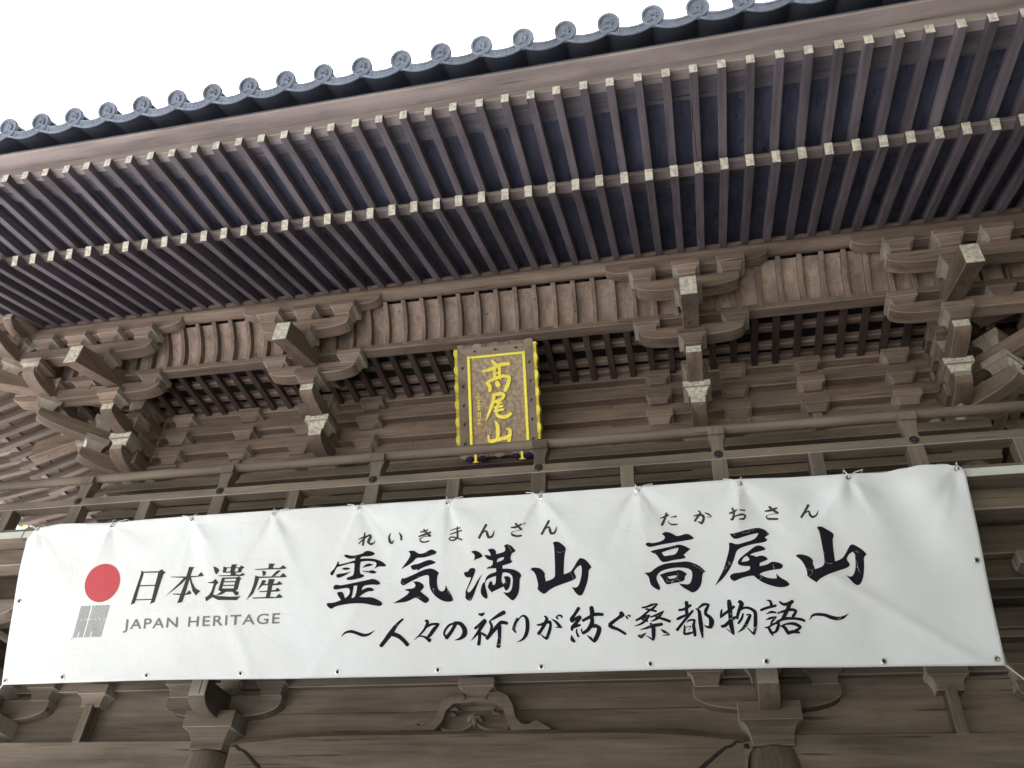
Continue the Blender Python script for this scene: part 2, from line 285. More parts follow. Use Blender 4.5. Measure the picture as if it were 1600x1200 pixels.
OUTL=[("big",[[2912,348,2930,343,2960,354,3003,356,3065,342,3082,326,3107,322,3147,333,3162,347,3152,360,3120,367,3055,365,3045,382,3091,381,3149,385,3200,400,3240,422,3259,443,3248,452,3223,448,3191,449,3160,465,3180,436,3175,412,3121,402,3056,403,3046,416,3046,496,3075,504,3086,514,3069,527,3012,538,2962,543,2940,534,2943,521,2975,513,2999,504,3003,420,2995,410,2927,423,2869,434,2851,446,2839,479,2822,502,2805,491,2806,475,2833,452,2854,420,2863,393,2873,397,2872,417,2904,415,3005,392,3004,376,2968,381,2942,373,2920,362],[2895,452,2920,443,2950,444,2970,453,2951,463,2918,462],[2853,500,2865,489,2923,487,2973,476,2938,501,2877,523,2859,514],[3066,453,3086,431,3115,420,3144,427,3151,434,3123,443,3094,446],[3063,473,3110,479,3153,471,3184,492,3165,503,3125,493,3081,484],[2835,593,2844,573,2869,571,2891,579,2963,569,3049,556,3116,546,3148,538,3184,547,3213,566,3217,580,3200,589,3157,582,3079,587,3069,623,3094,611,3115,603,3151,606,3173,624,3159,634,3123,632,3074,656,3054,671,3104,677,3146,675,3189,690,3233,714,3242,731,3227,748,3163,737,3091,720,3006,717,2913,724,2856,735,2832,754,2806,740,2787,719,2793,705,2841,708,2904,688,2873,647,2869,631,2894,623,2919,633,2923,643,2936,676,2967,655,2976,625,2961,595,2864,609,2842,606],[3003,586,3032,585,3027,634,3015,673,2990,678,2998,633]]),
("big",[[3434,345,3455,340,3487,344,3519,369,3561,367,3596,350,3624,338,3652,353,3665,363,3652,379,3603,391,3555,400,3502,397,3478,424,3436,451,3380,478,3425,421,3449,386,3452,362],[3454,459,3478,447,3520,444,3569,425,3611,417,3646,431,3656,442,3639,450,3570,468,3535,481,3511,499,3514,484,3479,490,3465,479],[3376,574,3389,545,3410,549,3480,523,3542,496,3608,479,3654,495,3682,519,3668,541,3665,596,3676,642,3704,659,3728,648,3734,612,3751,645,3779,685,3794,724,3773,735,3732,733,3684,713,3635,673,3610,626,3603,581,3604,542,3592,528,3543,539,3495,559,3439,583,3405,604,3383,590],[3477,575,3516,573,3551,591,3569,615,3552,637,3538,649,3566,673,3608,704,3605,726,3578,740,3546,720,3501,690,3463,711,3415,725,3324,728,3393,695,3441,664,3451,649,3409,631,3440,627,3482,626,3499,609,3495,592]]),
("big",[[3932,375,3956,366,3986,373,4014,394,4024,413,4007,425,3976,430,3952,442,3962,417,3959,394],[3873,527,3883,521,3904,522,3924,494,3948,494,3965,502,3962,528,3941,572,3917,623,3897,660,3911,674,3931,662,3958,625,3989,575,4016,544,3995,588,3971,644,3951,694,3934,732,3917,736,3897,724,3883,708,3890,692,3885,666,3904,629,3928,572,3931,562,3897,564,3880,547],[4037,408,4048,402,4071,410,4088,411,4078,384,4062,367,4089,358,4116,365,4129,383,4129,403,4197,390,4201,364,4191,344,4218,331,4251,351,4261,364,4279,385,4267,397,4247,403,4236,448,4254,465,4236,477,4175,490,4175,512,4228,514,4275,527,4307,548,4320,574,4303,589,4302,652,4291,702,4270,733,4245,749,4218,724,4192,701,4177,682,4212,690,4238,675,4251,625,4252,574,4228,547,4188,539,4171,544,4164,608,4180,622,4183,641,4119,667,4089,681,4062,648,4060,635,4073,601,4090,598,4099,628,4119,625,4126,562,4066,578,4042,599,4039,628,4058,699,4058,715,4048,727,4018,707,4004,681,4006,646,4022,605,4036,606,4046,571,4073,546,4126,533,4126,507,4053,507,4057,497,4101,483,4101,450,4068,442,4047,425],[4139,436,4189,428,4186,448,4132,464],[4185,583,4187,569,4211,567,4237,579,4233,624,4222,658,4199,675,4184,654,4181,634,4180,622,4193,613,4193,590]]),
("big",[[4561,343,4579,333,4605,337,4637,362,4660,389,4651,414,4641,465,4634,576,4684,562,4708,532,4750,467,4770,464,4801,479,4832,519,4840,537,4817,553,4815,600,4799,655,4770,722,4747,737,4719,717,4701,688,4688,668,4724,678,4748,647,4765,585,4770,535,4761,515,4734,530,4708,560,4719,583,4726,602,4714,617,4652,636,4567,661,4521,684,4487,714,4455,693,4433,671,4442,652,4438,614,4420,553,4388,529,4398,515,4434,517,4467,526,4497,563,4491,578,4500,620,4566,601,4571,557,4571,365]]),
("big",[[5237,388,5255,375,5289,386,5351,374,5381,355,5378,337,5360,322,5380,307,5411,310,5437,323,5466,344,5505,334,5539,327,5565,341,5585,363,5572,372,5507,379,5439,387,5335,400,5266,414,5246,402],[5269,443,5299,433,5368,423,5430,412,5472,401,5511,412,5553,439,5535,452,5502,478,5516,499,5490,507,5429,511,5356,527,5334,510,5322,485,5307,464,5280,452],[5350,454,5414,435,5470,426,5464,448,5442,474,5398,477,5363,482],[5215,592,5260,591,5289,565,5338,541,5393,530,5461,528,5522,524,5561,538,5606,560,5643,602,5620,615,5611,681,5584,726,5542,749,5511,726,5479,708,5452,677,5494,685,5524,687,5543,658,5554,598,5524,573,5458,565,5390,570,5328,587,5300,620,5300,647,5322,701,5314,719,5291,710,5260,685,5251,665,5247,624,5231,606],[5323,611,5368,596,5415,590,5456,581,5483,589,5514,613,5495,635,5496,655,5469,668,5415,672,5374,683,5355,669,5344,642],[5375,627,5433,619,5443,623,5432,639,5391,645]]),
("big",[[5834,349,5872,348,5947,328,6008,317,6047,317,6084,336,6107,365,6072,386,6090,404,6068,420,5996,427,5922,443,5870,466,5851,519,5822,578,5784,629,5747,667,5698,703,5736,646,5768,595,5794,529,5821,457,5823,413,5843,411,5874,429,5938,413,5992,399,6017,380,6033,354,5997,358,5936,372,5868,393,5844,370],[6030,438,6064,456,6067,471,6029,481,5975,492,5958,504,5986,509,5998,520,6032,507,6069,523,6074,540,6046,552,6016,561,6014,584,6070,573,6098,555,6136,561,6169,578,6170,594,6155,610,6110,611,6045,621,6008,636,6040,660,6090,673,6119,671,6119,638,6142,668,6184,693,6200,716,6179,732,6128,735,6066,717,6011,689,5979,661,5968,644,5899,654,5858,669,5831,682,5804,656,5808,637,5830,624,5889,621,5948,607,5949,580,5907,578,5875,570,5867,553,5880,527,5915,502,5951,477,6000,443],[5898,541,5910,522,5934,508,5952,527,5947,544,5894,549]]),
("big",[[6427,340,6439,331,6462,333,6486,350,6515,369,6534,389,6530,407,6522,421,6517,467,6516,542,6516,575,6559,562,6585,536,6614,491,6631,467,6653,466,6689,493,6712,515,6726,539,6704,556,6700,615,6685,683,6665,727,6638,745,6614,729,6593,697,6571,669,6599,683,6618,677,6639,640,6648,590,6650,535,6641,516,6618,526,6595,555,6595,573,6610,593,6605,613,6572,627,6513,643,6443,667,6400,688,6375,711,6346,690,6318,666,6324,643,6314,597,6292,554,6261,528,6279,515,6323,524,6353,538,6374,565,6365,580,6378,623,6443,603,6449,538,6445,454,6440,360]]),
("grey",[[1145,382,1166,392,1310,396,1332,380,1369,409,1351,424,1304,640,1265,654,1275,622,1130,620,1127,641,1089,655,1148,402],[1173,403,1306,406,1290,503,1152,501],[1151,510,1289,512,1276,613,1134,612]]),
("grey",[[1575,372,1627,379,1612,393,1599,448,1666,449,1694,420,1724,450,1701,456,1605,459,1624,501,1658,545,1709,572,1687,588,1675,606,1637,569,1605,500,1594,474,1573,587,1586,580,1603,559,1632,586,1616,593,1569,596,1556,650,1511,658,1530,594,1462,587,1463,581,1532,583,1553,506,1563,472,1529,505,1476,545,1387,603,1456,544,1508,496,1539,459,1423,449,1424,444,1560,449]]),
("grey",[[1804,381,1842,396,1862,418,1838,449,1822,429],[1770,506,1811,502,1832,482,1862,511,1843,532,1822,602,1866,616,1961,624,2036,626,2061,620,2029,654,1869,647,1819,623,1766,654,1753,624,1784,605,1805,576,1822,518,1774,512],[1893,386,1913,395,1956,397,1963,374,2009,376,1996,399,2032,399,2040,384,2072,403,2052,414,2045,440,2003,440,2000,454,2038,456,2060,444,2081,461,2058,468,1861,463,1860,456,1958,457,1959,440,1889,436],[1924,402,1957,404,1952,429,1917,429],[1995,406,2021,406,2016,432,1990,431],[1887,474,2016,476,2029,468,2055,491,2042,498,2030,569,2013,583,2040,590,2039,615,2016,618,1985,588,1933,586,1902,605,1847,613,1891,584,1866,570],[1913,486,2008,487,2005,505,1909,503],[1907,512,2001,514,1998,534,1904,532],[1900,540,1997,543,1994,561,1898,560]]),
("grey",[[2283,381,2337,386,2322,398,2319,419,2379,420,2405,400,2436,426,2407,431,2164,426,2165,419,2277,418],[2224,431,2261,444,2258,470,2236,478],[2362,438,2390,441,2338,483,2310,483,2336,457],[2170,468,2199,479,2384,486,2410,461,2444,492,2422,496,2204,491,2190,543,2164,608,2108,657,2144,591,2162,533],[2234,507,2271,515,2252,537,2283,538,2289,501,2342,506,2329,540,2361,539,2380,522,2412,548,2380,553,2325,553,2319,590,2351,589,2368,571,2398,597,2375,602,2316,602,2309,639,2360,643,2387,619,2422,648,2397,652,2163,648,2164,639,2273,640,2281,601,2219,600,2213,592,2282,591,2286,549,2242,549,2195,589,2222,536]])]
STRK=[("mid",[[2927,957,2924,954,2957,937,2949,924,2998,934,2997,912,3040,946,3046,924,3094,964,3096,940,3143,956,3135,940,3187,922,3185,920]]),
("mid",[[3399,842,3410,853,3349,878,3368,894,3295,937,3326,959,3260,983,3287,1002,3228,1023,3253,1040],[3311,964,3322,932,3365,981,3381,954,3407,1013,3429,993,3432,1040,3456,1023]]),
("mid",[[3575,870,3604,862,3584,880,3608,886,3564,923,3580,933,3530,962,3540,971,3497,995,3500,998],[3594,916,3586,901,3629,902,3624,883,3658,900,3689,888,3633,922,3659,939,3605,961,3626,978,3595,973,3606,987],[3529,977,3530,968,3570,986,3576,972,3608,1018,3624,994]]),
("mid",[[3799,890,3823,903,3770,939,3793,953,3732,981,3757,999],[3802,882,3808,898,3757,896,3768,910,3724,935,3740,943,3718,969,3735,965,3741,998,3755,988],[3804,899,3807,876,3840,906,3856,883,3861,938,3896,927,3860,964,3897,979,3843,990,3854,1008,3805,1009,3806,1012]]),
("mid",[[3990,840,3992,825,4015,848,4010,825,4033,832,4026,821],[3967,939,3954,923,4004,917,3988,897,4044,893,4024,868],[4020,875,4048,891,3990,925,4013,940,3961,971,3976,983,3929,1015,3932,1017],[3982,962,4009,964,3981,1007,4005,1009,3974,1041,4001,1045],[4007,974,4017,962,4038,998,4050,981],[4174,813,4188,841,4141,829,4156,854,4095,860,4104,875,4065,884,4069,889],[4065,892,4080,887,4075,921,4096,920,4065,961,4088,970,4040,998,4064,1011],[4062,1012,4043,997,4098,974,4077,957,4137,937,4114,916,4163,911,4154,884,4199,916,4203,892],[4128,927,4161,928,4131,1002,4156,1004,4119,1060,4151,1065]]),
("mid",[[4272,871,4287,877,4252,907,4274,915,4239,947,4263,945,4262,974,4271,969],[4279,903,4274,900,4307,869,4300,861,4327,866,4334,850,4338,887,4364,881,4338,943,4367,946,4326,988,4350,999,4306,1017,4316,1029,4273,1036,4274,1039]]),
("mid",[[4425,929,4424,919,4453,931,4449,914,4491,921,4486,902,4509,918,4525,898,4511,934,4532,936,4496,980,4518,988,4480,1008,4495,1029,4473,1003,4465,1013,4451,988,4447,992],[4478,870,4491,862,4485,883,4509,886,4466,918,4489,930,4445,951,4465,964,4423,977,4444,992],[4532,890,4535,886,4556,913,4568,900,4577,945,4597,930],[4600,938,4600,953,4555,943,4555,947],[4569,881,4562,873,4584,871,4580,859,4597,872,4603,859,4601,880,4614,871],[4565,883,4571,876,4575,891,4582,883]]),
("mid",[[4721,813,4742,828,4697,848,4716,861,4664,888,4688,899,4669,912,4692,905],[4685,915,4676,902,4715,900,4705,880,4741,894,4732,868],[4727,875,4750,891,4704,907,4724,923,4671,941,4692,955,4667,965,4684,970],[4679,960,4673,946,4711,952,4704,931,4738,943,4735,928],[4707,963,4717,965,4702,985,4715,983,4712,1015,4728,1008],[4666,1008,4676,1006,4663,1037,4687,1027,4683,1053,4697,1041],[4809,821,4840,818,4811,854,4845,855,4809,881,4834,886],[4763,915,4754,897,4803,898,4793,878,4848,879,4843,855,4901,880,4903,858],[4810,888,4838,889,4808,918,4837,928,4784,958,4804,976,4755,979,4754,1001,4751,963,4739,967],[4819,958,4823,928,4847,959,4856,934,4856,963,4887,957,4847,992,4877,1005,4823,1035,4839,1058,4818,1024,4805,1039,4783,1005,4781,1007]]),
("mid",[[5023,875,5043,853,5032,866,5058,883,5001,891,5014,909,4963,914,4978,934,4941,930,4958,951],[4939,956,4959,934,4957,969,4970,947,4998,983,5008,965,5027,1000,5038,984,5049,1014,5060,1000],[5062,891,5072,884,5071,906,5082,900],[5080,886,5086,876,5091,894,5099,882]]),
("mid",[[5185,839,5184,827,5217,836,5214,822,5258,824,5255,808,5278,814,5296,811,5254,834,5265,847,5224,851,5233,863,5165,894,5175,908,5134,910,5142,925],[5208,850,5211,838,5237,857,5241,843,5276,868,5281,854],[5183,915,5176,907,5205,900,5197,885,5215,884,5237,888,5187,920,5199,933,5154,942,5159,953,5118,956,5118,958],[5172,916,5176,907,5211,932,5216,918],[5239,904,5237,894,5279,895,5274,881,5321,877,5335,859,5289,893,5301,908,5261,913,5267,926,5237,927,5239,931],[5273,906,5277,894,5325,926,5333,908,5363,942,5372,924],[5160,984,5159,979,5202,980,5198,966,5253,970,5249,946,5312,961,5310,939],[5228,947,5241,939,5236,971,5265,964,5236,1015,5263,1017,5235,1041,5248,1058,5223,1033,5218,1041,5195,1020,5193,1022],[5144,1030,5149,1014,5170,1040,5161,1015,5201,1003,5199,1001],[5300,985,5303,982,5321,1010,5333,994,5350,1015,5361,1024,5305,1024,5306,1026]]),
("mid",[[5480,810,5505,807,5481,832,5508,833,5476,857,5501,858,5478,887,5502,884],[5439,867,5438,851,5475,863,5469,846,5524,838,5516,822],[5425,928,5418,911,5450,918,5443,899,5488,901,5483,886],[5527,861,5538,872,5490,895,5504,909,5449,939,5463,951,5406,985,5421,998],[5463,961,5471,962,5457,985,5473,986,5454,1024,5470,1011,5491,1027,5490,1009,5517,1017,5514,1005],[5482,947,5480,944,5504,937,5501,924,5527,938,5543,925,5517,963,5539,964,5519,1005,5543,1002,5522,1033,5542,1031],[5476,979,5476,973,5502,974,5512,968,5489,998,5492,999],[5551,857,5558,850,5563,876,5584,869,5562,927,5591,924,5565,987,5593,984,5576,1046,5588,1045],[5574,857,5568,847,5608,839,5604,819,5629,837,5648,827,5612,859,5635,866,5606,895,5627,886,5632,922,5653,908,5634,944,5670,943,5630,970,5651,988,5623,971,5618,986,5598,965,5597,967]]),
("mid",[[5769,813,5797,811,5767,845,5800,843,5768,893,5798,892,5765,954,5796,951,5770,998,5798,994,5782,1025,5795,1039,5769,1008,5764,1014,5745,992,5743,994],[5725,865,5733,867,5714,889,5730,892,5713,924,5719,904,5751,903,5741,887,5817,859,5806,843],[5719,988,5717,968,5743,985,5733,964,5780,958,5766,939,5817,930,5807,913],[5843,827,5867,811,5849,833,5881,837,5834,870,5856,879,5819,912,5838,917,5819,930,5835,930],[5838,893,5833,887,5873,871,5868,856,5907,872,5914,855,5936,896,5958,885,5933,938,5959,938,5926,996,5949,999,5920,1022,5927,1043,5906,1008,5898,1015,5885,991,5883,992],[5863,898,5874,902,5848,927,5862,935,5824,957,5836,967],[5893,916,5894,901,5903,910,5923,909,5883,943,5903,954,5853,988,5867,1001,5817,1022,5818,1024]]),
("mid",[[6034,819,6036,813,6049,829,6062,817,6051,850,6072,844],[5992,888,5987,872,6031,876,6028,858,6091,863,6089,846],[6021,909,6020,905,6056,904,6055,887,6085,906,6088,896],[6014,947,6013,943,6048,944,6045,927,6077,934,6088,927,6052,948,6062,958,6039,971,6045,976],[5999,1000,5999,995,6017,1003,6028,989,6027,1029,6046,1018,6044,1051,6052,1047],[6030,999,6024,988,6065,981,6061,967,6085,978,6101,964,6075,996,6096,1004,6064,1018,6075,1031,6046,1024,6050,1040],[6114,835,6123,825,6134,855,6141,837,6168,858,6165,835,6206,843,6198,820],[6176,834,6198,844,6151,879,6173,891,6115,937,6136,949],[6100,910,6098,898,6141,901,6139,884,6186,894,6189,873,6205,898,6226,893,6186,923,6203,933],[6088,970,6083,954,6135,953,6133,933,6195,952,6198,934,6242,960,6249,942,6261,968,6269,953],[6102,992,6105,984,6120,1005,6135,989,6134,1033,6155,1021,6145,1046,6157,1041],[6121,989,6120,979,6159,983,6159,968,6196,989,6205,969,6218,1003,6243,999,6197,1011,6210,1030],[6153,1046,6150,1025,6185,1040,6187,1017,6220,1042,6224,1030]]),
("mid",[[6300,956,6298,954,6323,935,6315,923,6348,931,6350,912,6394,937,6401,917,6432,955,6441,931,6474,965,6478,941,6520,955,6515,938,6554,923,6553,922]]),
("sml",[[3068,182,3079,184,3064,212,3080,215,3054,276,3071,279],[3030,234,3026,228,3063,225,3057,213,3093,216,3087,203],[3033,268,3026,262,3066,240,3056,231,3093,220,3086,210,3116,211,3116,194,3112,214,3133,219,3094,255,3118,255,3127,282,3129,263,3155,267,3147,259,3162,245,3160,243]]),
("sml",[[3285,194,3290,197,3266,224,3282,226,3274,269,3294,261,3303,281,3294,266,3316,250,3313,249],[3353,198,3359,195,3364,227,3383,223,3367,253,3384,253]]),
("sml",[[3534,209,3532,198,3573,206,3569,194,3594,195,3589,186],[3522,242,3518,230,3569,233,3563,217,3617,218,3612,204],[3554,190,3565,182,3571,214,3583,203,3606,246,3619,231],[3611,233,3613,244,3559,238,3561,244,3524,256,3533,262,3534,281,3541,270,3567,289,3566,277,3603,282,3600,271]]),
("sml",[[3774,209,3771,203,3808,199,3806,190,3850,197,3849,186],[3768,237,3766,230,3814,228,3811,217,3863,217,3859,206],[3821,182,3833,182,3818,222,3835,224,3817,257,3832,266,3789,275,3792,287,3766,269,3757,274,3774,261,3772,251,3812,266,3814,256,3859,286,3863,274]]),
("sml",[[4046,175,4063,186,4022,216,4037,225,3990,269,4008,279],[4006,264,4002,261,4033,240,4025,230,4052,233,4056,220,4051,250,4072,243,4068,282,4079,265,4104,277,4093,263,4116,246,4107,242,4119,223,4117,223]]),
("sml",[[4529,175,4545,185,4504,215,4519,224,4472,268,4489,277],[4487,262,4484,259,4514,238,4507,229,4533,232,4538,219,4532,249,4552,241,4547,281,4559,263,4583,275,4572,262,4595,245,4586,241,4598,222,4596,222]]),
("sml",[[4248,216,4248,206,4285,219,4280,202,4330,197,4325,186],[4277,189,4290,179,4295,213,4309,201,4321,236,4332,224],[4326,229,4327,236,4282,238,4282,241,4249,247,4255,252,4252,274,4262,260,4290,286,4292,271,4324,283,4322,268],[4337,192,4342,187,4342,197,4347,192],[4348,185,4351,179,4356,190,4360,184]]),
("sml",[[5360,209,5358,203,5393,203,5389,189,5420,191,5417,180],[5396,170,5412,176,5382,208,5397,215,5358,252,5375,260],[5433,205,5433,200,5472,206,5471,192],[5418,225,5420,226,5411,242,5417,239,5435,261,5438,250,5474,262,5475,251]]),
("sml",[[5598,209,5598,201,5636,207,5637,192,5655,215,5670,202,5655,230,5673,235,5644,248,5649,269,5622,243,5620,247],[5630,176,5641,168,5638,186,5653,191,5614,213,5626,223,5596,235,5609,246],[5674,188,5676,184,5698,205,5706,194,5715,214,5723,219,5688,219,5688,222]]),
("sml",[[5850,211,5848,199,5878,206,5873,191,5902,189,5897,180],[5864,173,5878,169,5872,203,5887,203,5859,245,5874,252,5854,245,5857,258],[5853,251,5850,244,5893,232,5890,222,5937,225,5938,211,5947,232,5963,229,5939,242,5944,256,5911,247,5911,255],[5921,190,5923,181,5954,196,5956,184]]),
("sml",[[6096,207,6096,197,6134,207,6132,191,6177,193,6174,180],[6122,182,6134,169,6146,207,6157,194,6173,228,6184,214],[6167,222,6167,227,6122,228,6122,231,6095,238,6103,241,6109,264,6114,250,6172,270,6174,256]]),
("sml",[[6385,172,6400,182,6359,213,6372,222,6328,255,6341,265],[6341,252,6338,248,6374,230,6370,221,6386,228,6395,217,6387,251,6402,241,6409,271,6412,253,6442,253,6434,245,6454,216,6452,215]])]
PLQ=[[[-54,80,-36,64,-24,126,6,101],[-141,189,-147,164,-43,177,-54,143,46,145,36,105,136,139,133,104],[-36,149,-6,151,-37,275,-7,277],[19,142,49,144,16,267,46,270],[-19,222,-20,200,32,221,30,198],[-27,269,-28,244,36,269,34,244],[-121,316,-101,294,-99,340,-62,326,-94,390,-59,389],[-99,311,-110,288,-22,286,-34,252,62,266,59,231,113,277,144,254,100,320,138,334,67,389,103,408],[-19,317,22,302,-8,351,38,333]],
[[-52,454,-56,429,27,450,28,410,44,451,84,446,29,477,46,504,-43,496,-33,526],[-50,444,-21,454,-81,539,-48,553,-117,636,-94,646,-130,693,-123,696],[-2,545,-7,523,41,536,36,515],[-39,580,-42,560,48,575,45,549],[-41,618,-43,596,59,613,56,587],[4,512,24,520,-31,597,-3,602,-17,672,7,647,69,698,64,658,143,660,116,638,115,619,109,623]],
[[-46,725,-23,716,-31,773,8,771,-37,898,2,901],[-126,864,-103,858,-105,935,-91,899,-1,925,-9,887,111,904,102,866],[79,814,92,794,98,826,132,824,79,923,117,930]],
[[-230,446,-229,438,-180,455,-179,447],[-207,415,-199,416,-209,449,-201,449],[-228,432,-222,432,-229,457,-223,457],[-212,484,-213,477,-186,481,-187,475],[-203,471,-196,472,-207,515,-200,516],[-219,518,-220,511,-181,515,-182,509],[-226,550,-228,543,-176,542,-177,535],[-205,527,-197,528,-211,582,-201,584],[-221,575,-222,568,-184,572,-185,565],[-221,622,-226,615,-211,608,-203,607,-220,655,-212,657],[-198,612,-198,605,-180,614,-179,607],[-195,609,-188,609,-199,652,-187,653],[-226,689,-226,683,-182,687,-182,681],[-208,669,-201,670,-209,712,-202,713],[-222,703,-223,697,-185,700,-186,694],[-221,733,-222,721,-190,732,-191,720]]]
# ------------------------------------------------------------------ ground
X0 = -1.902; GZ = -1.6
YW = 7.12                 # axis of the upper storey's front wall
HF = 4.40; HS = 2.3       # half widths of the front and of the side walls
def stone_mat():
    m, nt, b = newmat('stone_paving'); N = nt.nodes; L = nt.links
    tc = N.new('ShaderNodeTexCoord'); n = N.new('ShaderNodeTexNoise'); n.inputs['Scale'].default_value = 1.5; n.inputs['Detail'].default_value = 8
    L.new(tc.outputs['Object'], n.inputs['Vector']); r = N.new('ShaderNodeValToRGB')
    r.color_ramp.elements[0].color = (.36, .36, .35, 1); r.color_ramp.elements[1].color = (.49, .495, .49, 1); L.new(n.outputs['Fac'], r.inputs[0]); L.new(r.outputs[0], b.inputs['Base Color']); b.inputs['Roughness'].default_value = .9
    return m
W['stone'] = stone_mat()
W['earth'] = plain('forest_floor', (.11, .10, .075), .95, .6, .3)
b = MB(); b.box(-400, 400, -400, 400, GZ - .3, GZ - .004)
g = link('ground', b.mesh('ground', [W['earth']])); g['kind'] = 'structure'
b = MB(); b.box(-18, 0.9, -12, 14, GZ - .2, GZ)  # unseen paving, kept to the left so its bounce light is one-sided
g = link('stone_pavement', b.mesh('stone_pavement', [W['stone']])); g['kind'] = 'structure'

def hill():
    b = MB(); nx, ny = 70, 90
    for j in range(ny + 1):
        for i in range(nx + 1):
            x = -40 + 120 * i / nx; y = -90 + 150 * j / ny
            # unseen slope added right of the gate and behind, to block sky light
            dr = (x - 3.4) * .95 - (y - 2) * .22
            db = -(y + 17) * .8 + (x + 14) * .25
            d = max(dr, db)
            t = max(0, min(1, d / 15)); h = 26 * t * t * (3 - 2 * t)
            h += (noise.noise(Vector((x * .22, y * .22, 0))) * 2.2 + noise.noise(Vector((x * .8, y * .8, 4))) * .8) * min(1, t * 4)
            b.v.append((x, y, GZ - .05 + h if t > 0 else GZ - .35))
    for j in range(ny):
        for i in range(nx):
            o = j * (nx + 1) + i; b.f.append((o, o + 1, o + nx + 2, o + nx + 1)); b.m.append(0)
    return b.mesh('light_blocking_hill', [plain('dark_blocking_slope', (.036, .038, .026), .95, .8, .5)], smooth=True)
g = link('light_blocking_hill', hill()); g['kind'] = 'structure'

# ------------------------------------------------------------------ the gate
gate = bpy.data.objects.new('temple_gate', None); col.objects.link(gate); gate.location = (X0, YW + HS, GZ)
WM['temple_gate'] = T(X0, YW + HS, GZ)
tag(gate, 'two-storey brown timber temple gate with bracketed eaves, balcony rail and tiled roof', 'temple gate')

FR = T(X0, YW, 0)                                  # front wall frame: x along the wall, -y outwards
SL = T(X0 - HF, YW + HS, 0) @ RZ(radians(-90))      # left side wall
SR = T(X0 + HF, YW + HS, 0) @ RZ(radians(90))       # right side wall
CL = T(X0 - HF, YW, 0); CR = T(X0 + HF, YW, 0)
def part(name, me, M, parent=gate): return link(name, me, parent, M)

